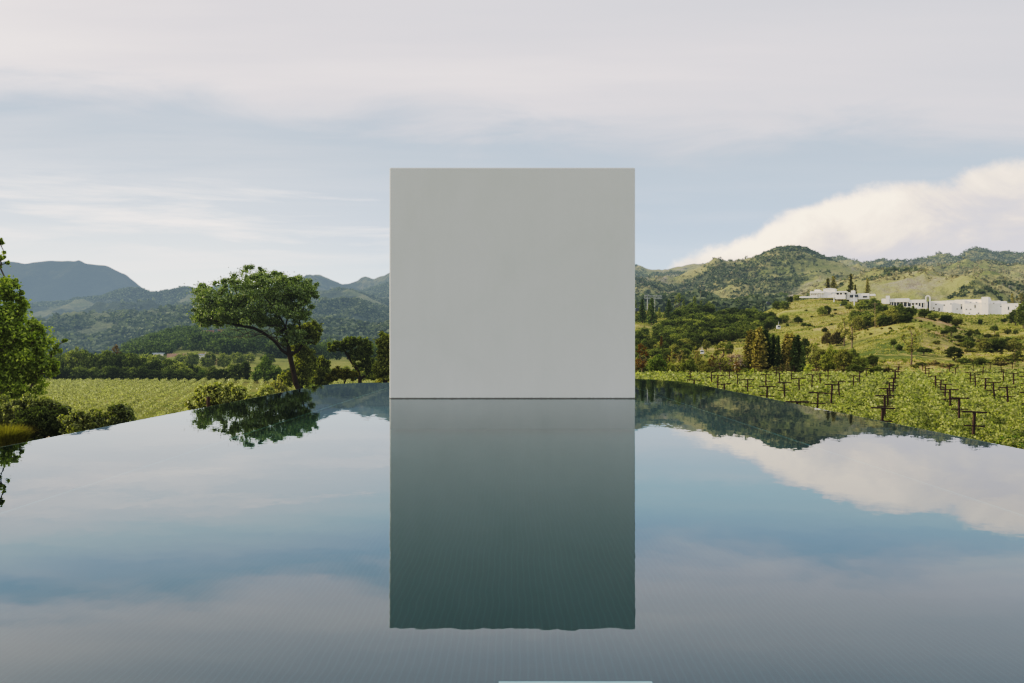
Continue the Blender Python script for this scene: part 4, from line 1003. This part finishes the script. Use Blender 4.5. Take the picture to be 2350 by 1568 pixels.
# columned wing and arch
wg = Facade('winery_wing', 'low white wing with dark openings and columns joined left of the winery arch', 'building', 2085, 713, 668, R(24))
wg.part('parapet', 'white', [r6(975, 1170, 290, 326)], 0, 12)
wg.part('parapet', 'white', [r6(1170, 1345, 303, 334)], .5, 12)
wg.part('recessed_wall', 'glass', [r6(975, 1385, 322, 392)], 2.8, 5)
for x in (985, 1010, 1040, 1075, 1110, 1150, 1192, 1228, 1262, 1292, 1322, 1352): wg.part('column', 'white', [r6(x, x+8, 322, 392)], .8, .8)
wg.part('lower_wall', 'white', [r6(960, 1290, 372, 425)], -.6, 9); wg.part('lower_wall', 'white', [r6(1195, 1262, 356, 392)], -.9, 2)
wg.part('balcony', 'white', [r6(1262, 1345, 383, 392)], -1.2, 3)
wg.part('stair_tower', 'white', [r6(935, 970, 262, 345)], -1, 5); wg.part('side_wall', 'white', [r6(890, 976, 292, 345)], .6, 8)
ar = Facade('arch', 'white freestanding round arch at the left end of the winery wall', 'arch', 2129.5, 714, 660, R(24))
def arch_mesh():
    a, Ya = ar.sx(c6(1339, 0)[0]); b, Yb = ar.sx(c6(1391, 0)[0]); Y = (Ya+Yb)/2; c = (a+b)/2; ro = (b-a)/2; ri = ro*.62
    zt = zof(c6(0, 257)[1], Y) - ar.z0; zs = zt - ro; zb = -1.; mb = MB(); pts = [(c-ro, zb)] + [(c+ro*math.cos(t), zs+ro*math.sin(t)) for t in np.linspace(math.pi, 0, 17)] + [(c+ro, zb)]
    inn = [(c-ri, zb)] + [(c+ri*math.cos(t), zs+ri*math.sin(t)) for t in np.linspace(math.pi, 0, 17)] + [(c+ri, zb)]; n = len(pts)
    for y in (-.8, 1.2): mb.v += [(p[0], y, p[1]) for p in pts] + [(p[0], y, p[1]) for p in inn]
    for i in range(n-1):
        mb.f += [(i, i+1, n+i+1, n+i), (2*n+i, 3*n+i, 3*n+i+1, 2*n+i+1), (i, 2*n+i, 2*n+i+1, i+1), (n+i, n+i+1, 3*n+i+1, 3*n+i)]
    mb.build('arch_ring', M['white'], ar.root)
arch_mesh()
vl = Facade('villa', 'white flat roofed villa with pavilions on the hilltop', 'building', 1890, 688, 668, R(24))
vl.part('wall', 'white', [r6(160, 300, 218, 272)], 2.6, 10); vl.part('roof', 'white', [r6(157, 300, 217, 236)], 0, 12.4)
for x in (185, 205, 225, 250, 272): vl.part('column', 'white', [r6(x, x+5, 236, 268)], .3, .5)
vl.part('recess', 'glass', [r6(170, 296, 236, 250)], 2.5, .5)
vl.part('upper_storey', 'white', [r6(203, 258, 200, 224)], 4, 8); vl.part('pavilion', 'white', [r6(295, 415, 190, 224)], 3, 10)
pv = MB(); a_, Ya_ = vl.sx(c6(292,0)[0], 3); b_, _ = vl.sx(c6(418,0)[0], 3); zr = zof(c6(0,190)[1], Ya_) - vl.z0; zt = zof(c6(0,180.5)[1], Ya_) - vl.z0
pv.v = [(a_,2.7,zr),(b_,2.7,zr),(b_,13.3,zr),(a_,13.3,zr),((a_+b_)/2,8,zt)]; pv.f = [(0,1,4),(1,2,4),(2,3,4),(3,0,4),(3,2,1,0)]; pv.build('roof', M['white'], vl.root)
vl.part('wall', 'white', [r6(225, 420, 226, 282)], 1.4, 8); vl.part('recess', 'glass', [r6(418, 528, 226, 292)], 2.4, 6); vl.part('roof', 'white', [r6(412, 532, 215, 228)], -.4, 9)
for x in (420, 455, 486, 500): vl.part('column', 'white', [r6(x, x+9, 228, 290)], .2, .8)
vl.part('lower_wall', 'white', [r6(418, 520, 252, 296)], -.2, 1.5)
vl.part('garden_wall', 'white', [r6(50, 230, 268, 282)], -6, 1)
v2 = Facade('hilltop_house', 'white house with square chimney block joined right of the villa', 'building', 1968, 694, 664, R(24))
v2.part('wall', 'white', [r6(530, 560, 226, 302)], 0, 9); v2.part('chimney_block', 'white', [r6(577, 615, 208, 250)], 1, 5); v2.part('wall', 'white', [r6(560, 640, 248, 304)], 1.6, 9)
v2.part('window', 'glass', [r6(566, 600, 252, 280)], 1.3, .5); v2.part('window', 'glass', [r6(612, 652, 250, 276)], 1.3, .5); v2.part('wall', 'white', [r6(645, 760, 238, 296)], 2.2, 9)
v2.part('parapet', 'white', [r6(760, 822, 243, 262)], 2.4, 7); v2.part('window', 'glass', [r6(700, 745, 262, 280)], 2.0, .4); v2.part('lower_wall', 'white', [r6(560, 640, 292, 320)], -1, 2)
v2.part('column', 'white', [r6(602, 609, 250, 290)], .6, .6)

def lattice(name, label, cat, x, yt, yb, Y, w, arm, mat='white_paint'):
    Z1 = zof(yt, Y); Z0 = min(zof(yb, Y), float(surface(xof(x, Y), Y)[0])); H = Z1 - Z0
    root = empty(name, (xof(x, Y), Y, Z0)); tag(root, label, cat)
    MB().tube((0, 0, -.5), (0, 0, H), w, w*.8, 8).build('mast', M[mat], root)
    MB().box(-arm, arm, -.25, .25, H-.5, H-.15).build('crossarm', M[mat], root)
    wb = MB()
    for s in (-1, 1):
        for k in (0, .35): wb.tube((s*arm*(1-k), .35, H-.7), (s*arm*(1-k), -.35, H-.7), .22, .22, 8)
    wb.build('sheaves', M['glass'], root); return root
lattice('gondola_tower', 'left white gondola tower below the villa', 'tower', 1914, 671, 701, 640, .32, 1.6)
lattice('gondola_tower', 'right white gondola tower below the hilltop house', 'tower', 1960.5, 675, 704, 630, .36, 1.9)
def pylon():
    Y = 640.; x0, x1 = 1479.5, 1518.5; Z = float(surface(xof(1490, Y), Y)[0]); zt = zof(679, Y); zl = zof(686, Y)
    root = empty('cable_pylon', (xof(1486, Y), Y, Z)); tag(root, 'white lattice gondola pylon with a wide gantry above the wood', 'pylon'); ox = xof(1486, Y)
    MB().tube((-.1, 0, -.5), (-.1, 0, zt-Z), .26, .22, 8).build('mast', M['pylon_metal'], root)
    MB().tube((4.6, 0, -.5), (4.6, 0, zl-Z), .12, .12, 8).build('stay', M['pylon_metal'], root)
    g_ = MB(); a = xof(x0, Y)-ox; b = xof(x1, Y)-ox
    for z in (zt-Z, zl-Z): g_.tube((a, 0, z), (b, 0, z), .13, .13, 4)
    for i in range(12):
        t0 = a+(b-a)*i/11; g_.tube((t0, 0, zt-Z), (t0, 0, zl-Z), .07, .07, 4)
        if i < 11: g_.tube((t0, 0, zl-Z), (a+(b-a)*(i+1)/11, 0, zt-Z), .06, .06, 4)
    g_.box(a, a+2.6, -.6, .6, zt-Z+.16, zt-Z+.55); g_.build('gantry', M['pylon_metal'], root)
pylon()
def gondola(x, y, Y, col, lab, size=1.0):
    root = empty('gondola', (xof(x, Y), Y, zof(y, Y))); tag(root, lab, 'gondola'); s = size
    mb = MB(); prof = [(-.75, -.95), (-.95, -.3), (-.95, .35), (-.7, .85), (.7, .85), (.95, .35), (.95, -.3), (.75, -.95)]
    n = len(prof); mb.v = [(p[0]*s, -.8*s, p[1]*s) for p in prof] + [(p[0]*s, .8*s, p[1]*s) for p in prof]
    mb.f = [tuple(range(n)), tuple(range(2*n-1, n-1, -1))] + [(i, n+i, n+(i+1) % n, (i+1) % n) for i in range(n)]
    mb.build('cabin', M[col], root)
    MB().box(-.72*s, .72*s, -.83*s, .83*s, -.05*s, .55*s).build('window', M['glass'], root)
    MB().tube((0, 0, .8*s), (.15*s, 0, 3.0*s), .09*s, .09*s, 5).build('hanger', M[col], root)
gondola(1786.6, 751, 470, 'white_paint', 'white gondola cabin over the slope above the redwoods', .9)
gondola(1611, 808, 340, 'white_paint', 'white gondola cabin hanging over the dark lower slope', .65)
gondola(1763, 696, 600, 'glass', 'dark gondola cabin against the mountain left of the bare ridge', 1.0)
gondola(1462, 711, 500, 'glass', 'dark gondola cabin just right of the block', .9)
gondola(1931.5, 702, 620, 'glass', 'dark gondola cabin between the two white towers', 1.0)
def pole(x, yt, yb, lab, w=.10):
    X, Y, Z = foot(x, yb); H = zof(yt, Y) - Z; root = empty('utility_pole', (X, Y, Z)); tag(root, lab, 'pole')
    MB().tube((0, 0, -.4), (0, 0, H), w, w*.7, 7).build('pole', M['wood_pole'], root); MB().box(-1.1, 1.1, -.08, .08, H-.7, H-.55).build('crossarm', M['wood_pole'], root)
pole(2008, 694, 768, 'tall thin wooden utility pole on the grass knoll')
pole(1954, 742, 800, 'wooden utility pole among the loose trees below the villa', .12)
pole(1608, 668, 708, 'thin leafless snag like pole on the wooded skyline', .10)

# small buildings on the left
def small_house(name, lab, x0, x1, yt, yb, Y, wall='white', roof='blue_roof', windows=3, over=.5):
    w = (x1-x0)/F*Y; z0 = zof(yb, Y); h = zof(yt, Y) - z0; root = empty(name, (xof((x0+x1)/2, Y), Y, z0), R(-8)); tag(root, lab, 'building')
    MB().box(-w/2, w/2, 0, 7, -4, h).build('wall', M[wall], root); MB().box(-w/2-over, w/2+over, -over, 7+over, h, h+.45).build('roof', M[roof], root)
    for i in range(windows):
        c = -w/2 + w*(i+.5)/windows; MB().box(c-w/windows*.3, c+w/windows*.3, -.06, .1, h*.3, h*.8).build('window', M['glass'], root)
small_house('low_house', 'white flat roofed house with blue grey roof beyond the left tree row', 430, 458, 815, 826, 540)
small_house('small_shed', 'small white shed roof peeping over the left tree row', 352, 361, 812, 820, 540, windows=1)
small_house('outbuilding', 'small clay coloured outbuilding beside the pale silo', 476, 487, 827, 834, 500, 'soil', 'tile_roof', windows=2)
small_house('hillside_house', 'left clay coloured house among trees on the low hill behind the oak', 461, 482, 760, 768, 775, 'soil', 'tile_roof', 3)
small_house('hillside_house', 'right clay coloured house among trees on the low hill behind the oak', 500, 522, 758, 766, 775, 'soil', 'tile_roof', 3)
sx_ = 472; Y = 500.; root = empty('silo', (xof(sx_, Y), Y, zof(834, Y))); tag(root, 'slim pale silo by the clay coloured outbuilding left of the oak', 'silo')
MB().tube((0,0,-3), (0,0,zof(812,Y)-zof(834,Y)), .28, .28, 14).build('tank', M['pylon_metal'], root, True); MB().tube((0,0,zof(812,Y)-zof(834,Y)), (0,0,zof(809,Y)-zof(834,Y)), .28, .08, 14).build('cap', M['pylon_metal'], root, True)
small_house('hangar', 'pale building glimpsed under the dark trees at left', 168, 212, 862, 871, 296.5, windows=5)
bank = MB().box(-11, 12, -1, 6, -5, zof(812,575)-zof(824,575)).build('soil_bank', M['soil']); bank.location = (xof(428,575), 575, zof(824,575)); tag(bank, 'bare clay bank behind the flat roofed house at left', 'bank')

# ------------------------------------------------------------------ sky, sun
SUN_AZ = R(-82); SUN_EL = R(17)        # azimuth from +Y toward +X
sd = (math.sin(SUN_AZ)*math.cos(SUN_EL), math.cos(SUN_AZ)*math.cos(SUN_EL), math.sin(SUN_EL))
w = bpy.data.worlds.new('World'); scn.world = w; w.use_nodes = True; nt = w.node_tree; nt.nodes.clear()
SKYK = .1
sky = N(nt, 'ShaderNodeTexSky', sky_type='NISHITA'); sky.sun_disc = False; sky.sun_elevation = SUN_EL; sky.sun_rotation = SUN_AZ; sky.air_density = 1.0; sky.dust_density = 1.2; sky.ozone_density = 1.5
tc = N(nt, 'ShaderNodeTexCoord'); D_ = tc.outputs['Generated']
s3 = N(nt, 'ShaderNodeSeparateXYZ'); L(nt, D_, s3.inputs[0]); dx, dy, dz = s3.outputs
hor = math_(nt, 'SQRT', math_(nt, 'ADD', math_(nt, 'MULTIPLY', dx, dx), math_(nt, 'MULTIPLY', dy, dy)))
el = math_(nt, 'DIVIDE', dz, math_(nt, 'MAXIMUM', hor, .02)); az = math_(nt, 'ARCTAN2', dx, dy)
zz = math_(nt, 'ADD', math_(nt, 'MAXIMUM', dz, 0.0), .06)
cv = N(nt, 'ShaderNodeCombineXYZ'); L(nt, math_(nt, 'DIVIDE', dx, zz), cv.inputs[0]); L(nt, math_(nt, 'DIVIDE', dy, zz), cv.inputs[1])
K = 1.0 / SKYK
def C(r, g, b): return (r*K, g*K, b*K)
# clear air, paler to the horizon
clr = ramp(nt, [(0.0, (.60, .67, .72)), (.10, (.50, .62, .70)), (.22, (.362, .475, .602)), (.36, (.315, .412, .525)), (.6, (.30, .39, .51)), (1.0, (.19, .30, .48))])
L(nt, math_(nt, 'MULTIPLY', el, 1.9, clamp=True), clr.inputs[0])
clear = mixc(nt, 1.0, clr.outputs[0], (2.05*K, 2.05*K, 2.05*K), 'MULTIPLY')
# warmer, whiter low on the sun side
warm = math_(nt, 'MULTIPLY', math_(nt, 'SMOOTH_MIN', 1.0, math_(nt, 'MULTIPLY_ADD', az, -3.0, .15, clamp=True), .1), math_(nt, 'SUBTRACT', 1.12, math_(nt, 'MULTIPLY', el, 5.0), clamp=True), clamp=True)
clear = mixc(nt, math_(nt, 'MULTIPLY', warm, .9), clear, C(1.66, 1.60, 1.52))
clear = mixc(nt, .10, clear, sky.outputs[0])
# high veil, streaked
n1 = noise(nt, mapping(nt, cv.outputs[0], (.22, .42, 1), (0, 0, .12)), 1.0, 5, .5, .2)
n2 = noise(nt, mapping(nt, cv.outputs[0], (.40, 1.1, 1), (0, 0, .10), (3, 1, 0)), 1.0, 6, .5, .3)
edge = math_(nt, 'MULTIPLY_ADD', az, -.045, .216)         # lower border of the veil falls to the right
ae_ = N(nt, 'ShaderNodeCombineXYZ'); L(nt, az, ae_.inputs[0]); L(nt, el, ae_.inputs[1])
n2b = noise(nt, mapping(nt, ae_.outputs[0], (5, 17, 1), (0, 0, .06)), 1.0, 7, .6, .6)
edge = math_(nt, 'ADD', edge, math_(nt, 'ADD', math_(nt, 'MULTIPLY_ADD', n2.outputs[0], .05, -.025), math_(nt, 'MULTIPLY_ADD', n2b.outputs[0], .11, -.055)))
vr = math_(nt, 'DIVIDE', math_(nt, 'SUBTRACT', el, edge), .042)
vr = math_(nt, 'MULTIPLY_ADD', math_(nt, 'SUBTRACT', n1.outputs[0], .5), 1.0, vr)
mr = N(nt, 'ShaderNodeMapRange', interpolation_type='SMOOTHSTEP'); L(nt, vr, mr.inputs[0]); mr.inputs[1].default_value = -.75; mr.inputs[2].default_value = .8
veil_c = ramp(nt, [(.33, C(1.04, 1.03, 1.12)), (.5, C(1.22, 1.15, 1.20)), (.66, C(1.52, 1.38, 1.35))]); 
n3 = noise(nt, mapping(nt, cv.outputs[0], (.25, .9, 1), (0, 0, .2), (7, 2, 0)), 1.0, 5, .5); L(nt, math_(nt, 'ADD', n3.outputs[0], math_(nt, 'MULTIPLY', az, -.28)), veil_c.inputs[0])
topf = math_(nt, 'MULTIPLY_ADD', el, -1.0, 1.22); 
veil = mixc(nt, math_(nt, 'MULTIPLY', mr.outputs[0], .93), clear, veil_c.outputs[0])
# low streaks on the left
st = ramp(nt, [(.48, 0.0), (.66, 1.0)]); L(nt, noise(nt, mapping(nt, cv.outputs[0], (.26, .95, 1), (0, 0, -.12), (1, 5, 0)), 1.0, 6, .55, .4).outputs[0], st.inputs[0])
lf = math_(nt, 'MULTIPLY_ADD', az, -3.2, .05, clamp=True)
lf = math_(nt, 'MULTIPLY_ADD', lf, .85, .15)
veil = mixc(nt, math_(nt, 'MULTIPLY', math_(nt, 'MULTIPLY', st.outputs[0], lf), .30), veil, C(1.62, 1.50, 1.44))
ae0 = N(nt, 'ShaderNodeCombineXYZ'); L(nt, az, ae0.inputs[0]); L(nt, el, ae0.inputs[1])
s2 = ramp(nt, [(.46, 0.0), (.70, 1.0)]); L(nt, noise(nt, mapping(nt, ae0.outputs[0], (4.2, 42, 1), (0, 0, .028), (2.4, .7, 0)), 1.0, 7, .60, .35).outputs[0], s2.inputs[0])
wlo = N(nt, 'ShaderNodeMapRange', interpolation_type='SMOOTHSTEP'); L(nt, el, wlo.inputs[0]); wlo.inputs[1].default_value = .075; wlo.inputs[2].default_value = .105
whi = N(nt, 'ShaderNodeMapRange', interpolation_type='SMOOTHSTEP'); L(nt, el, whi.inputs[0]); whi.inputs[1].default_value = .185; whi.inputs[2].default_value = .135
lf2 = math_(nt, 'MULTIPLY_ADD', math_(nt, 'MULTIPLY_ADD', az, -5.0, .35, clamp=True), .9, .1)
veil = mixc(nt, math_(nt, 'MULTIPLY', math_(nt, 'MULTIPLY', s2.outputs[0], math_(nt, 'MULTIPLY', wlo.outputs[0], whi.outputs[0])), lf2), veil, C(1.72, 1.58, 1.50))
# cumulus bank on the right: top line by azimuth
fc = N(nt, 'ShaderNodeFloatCurve'); cu = fc.mapping.curves[0]
pts = [(0, 0), (.12, .02), (.154, .0808), (.19, .094), (.226, .1075), (.247, .119), (.267, .1296), (.287, .137), (.307, .1427), (.346, .149), (.403, .1538), (.457, .1618), (.5, .17), (.60, .19), (.8, .21), (1.0, .18)]
cu.points[0].location = (pts[0][0], pts[0][1]*4); cu.points[-1].location = (pts[-1][0], pts[-1][1]*4)
for p in pts[1:-1]: cu.points.new(p[0], p[1]*4)
fc.mapping.update(); L(nt, az, fc.inputs['Value'])
top = math_(nt, 'MULTIPLY', fc.outputs[0], .25)
ae = N(nt, 'ShaderNodeCombineXYZ'); L(nt, az, ae.inputs[0]); L(nt, el, ae.inputs[1])
bl = noise(nt, ae.outputs[0], 19, 9, .62, .25); b2 = noise(nt, mapping(nt, ae.outputs[0], (1, 1.5, 1), (0, 0, .5)), 9, 6, .6, .5)
h_ = math_(nt, 'SUBTRACT', math_(nt, 'ADD', top, math_(nt, 'MULTIPLY_ADD', bl.outputs[0], .040, -.019)), el)
fadeR0 = math_(nt, 'SUBTRACT', 1.0, math_(nt, 'MULTIPLY', math_(nt, 'SUBTRACT', az, .22), 3.0), clamp=True)
cm = N(nt, 'ShaderNodeMapRange', interpolation_type='SMOOTHSTEP'); L(nt, h_, cm.inputs[0]); cm.inputs[1].default_value = -.004; cm.inputs[2].default_value = .011
fadeR = math_(nt, 'SUBTRACT', 1.0, math_(nt, 'MULTIPLY', math_(nt, 'SUBTRACT', az, .30), 1.1), clamp=True)
azg = math_(nt, 'GREATER_THAN', az, .05)
cmask = math_(nt, 'MULTIPLY', math_(nt, 'MULTIPLY', cm.outputs[0], azg), math_(nt, 'MULTIPLY_ADD', fadeR, .35, .62))
lit = math_(nt, 'ADD', math_(nt, 'MULTIPLY_ADD', h_, -12.5, .92), math_(nt, 'MULTIPLY_ADD', b2.outputs[0], 2.4, -1.2), clamp=True)
cc = ramp(nt, [(0, C(1.10, 1.04, 1.12)), (.22, C(1.26, 1.15, 1.13)), (.5, C(1.66, 1.42, 1.22)), (.85, C(2.15, 1.78, 1.42))]); L(nt, lit, cc.inputs[0])
full = mixc(nt, cmask, veil, cc.outputs[0])
# below the horizon
gnd = math_(nt, 'LESS_THAN', dz, 0.0); full = mixc(nt, gnd, full, C(.25, .27, .26))
bg = N(nt, 'ShaderNodeBackground'); L(nt, full, bg.inputs[0]); bg.inputs[1].default_value = SKYK * 1.25
ow = N(nt, 'ShaderNodeOutputWorld'); L(nt, bg.outputs[0], ow.inputs[0])

sl = bpy.data.lights.new('sun', 'SUN'); sl.energy = 5.0; sl.angle = R(.53); sl.color = (1, .80, .56)
so = bpy.data.objects.new('sun', sl); COL.objects.link(so)
from mathutils import Vector
so.rotation_euler = Vector(sd).to_track_quat('Z', 'Y').to_euler()

# ------------------------------------------------------------------ camera and view
cam = bpy.data.cameras.new('camera'); co = bpy.data.objects.new('camera', cam); COL.objects.link(co)
co.location = (0, 0, EYE); co.rotation_euler = (R(90), 0, 0)
cam.sensor_width = 36; cam.lens = F / 2350 * 36; cam.shift_y = (HY - 784) / 2350; cam.clip_start = .1; cam.clip_end = 40000
scn.camera = co
scn.render.engine = 'CYCLES'
scn.cycles.max_bounces = 8; scn.cycles.transparent_max_bounces = 12; scn.cycles.diffuse_bounces = 3; scn.cycles.use_denoising = True
vs = scn.view_settings; vs.view_transform = 'Standard'; vs.look = 'None'; vs.exposure = 0; vs.gamma = 1
# photographic development: a gentle film curve (shoulder for the bright sky, toe in the shadows)
vs.use_curve_mapping = True
cmv = vs.curve_mapping; cmv.white_level = (4, 4, 4); cmv.black_level = (0, 0, 0); cmv.extend = 'HORIZONTAL'; cc_ = cmv.curves[3]
cp = [(0, 0), (.03, .010), (.06, .025), (.10, .057), (.16, .122), (.30, .28), (.45, .405), (.85, .54), (1.37, .68), (1.8, .79), (2.5, .90), (4.0, 1.0)]
cc_.points[0].location = cp[0]; cc_.points[-1].location = (1.0, 1.0)
for p in cp[1:-1]: cc_.points.new(p[0] / 4, p[1])
cmv.update()
print('trees', TREES[0], 'posts', len(posts), 'objects', len(bpy.data.objects))
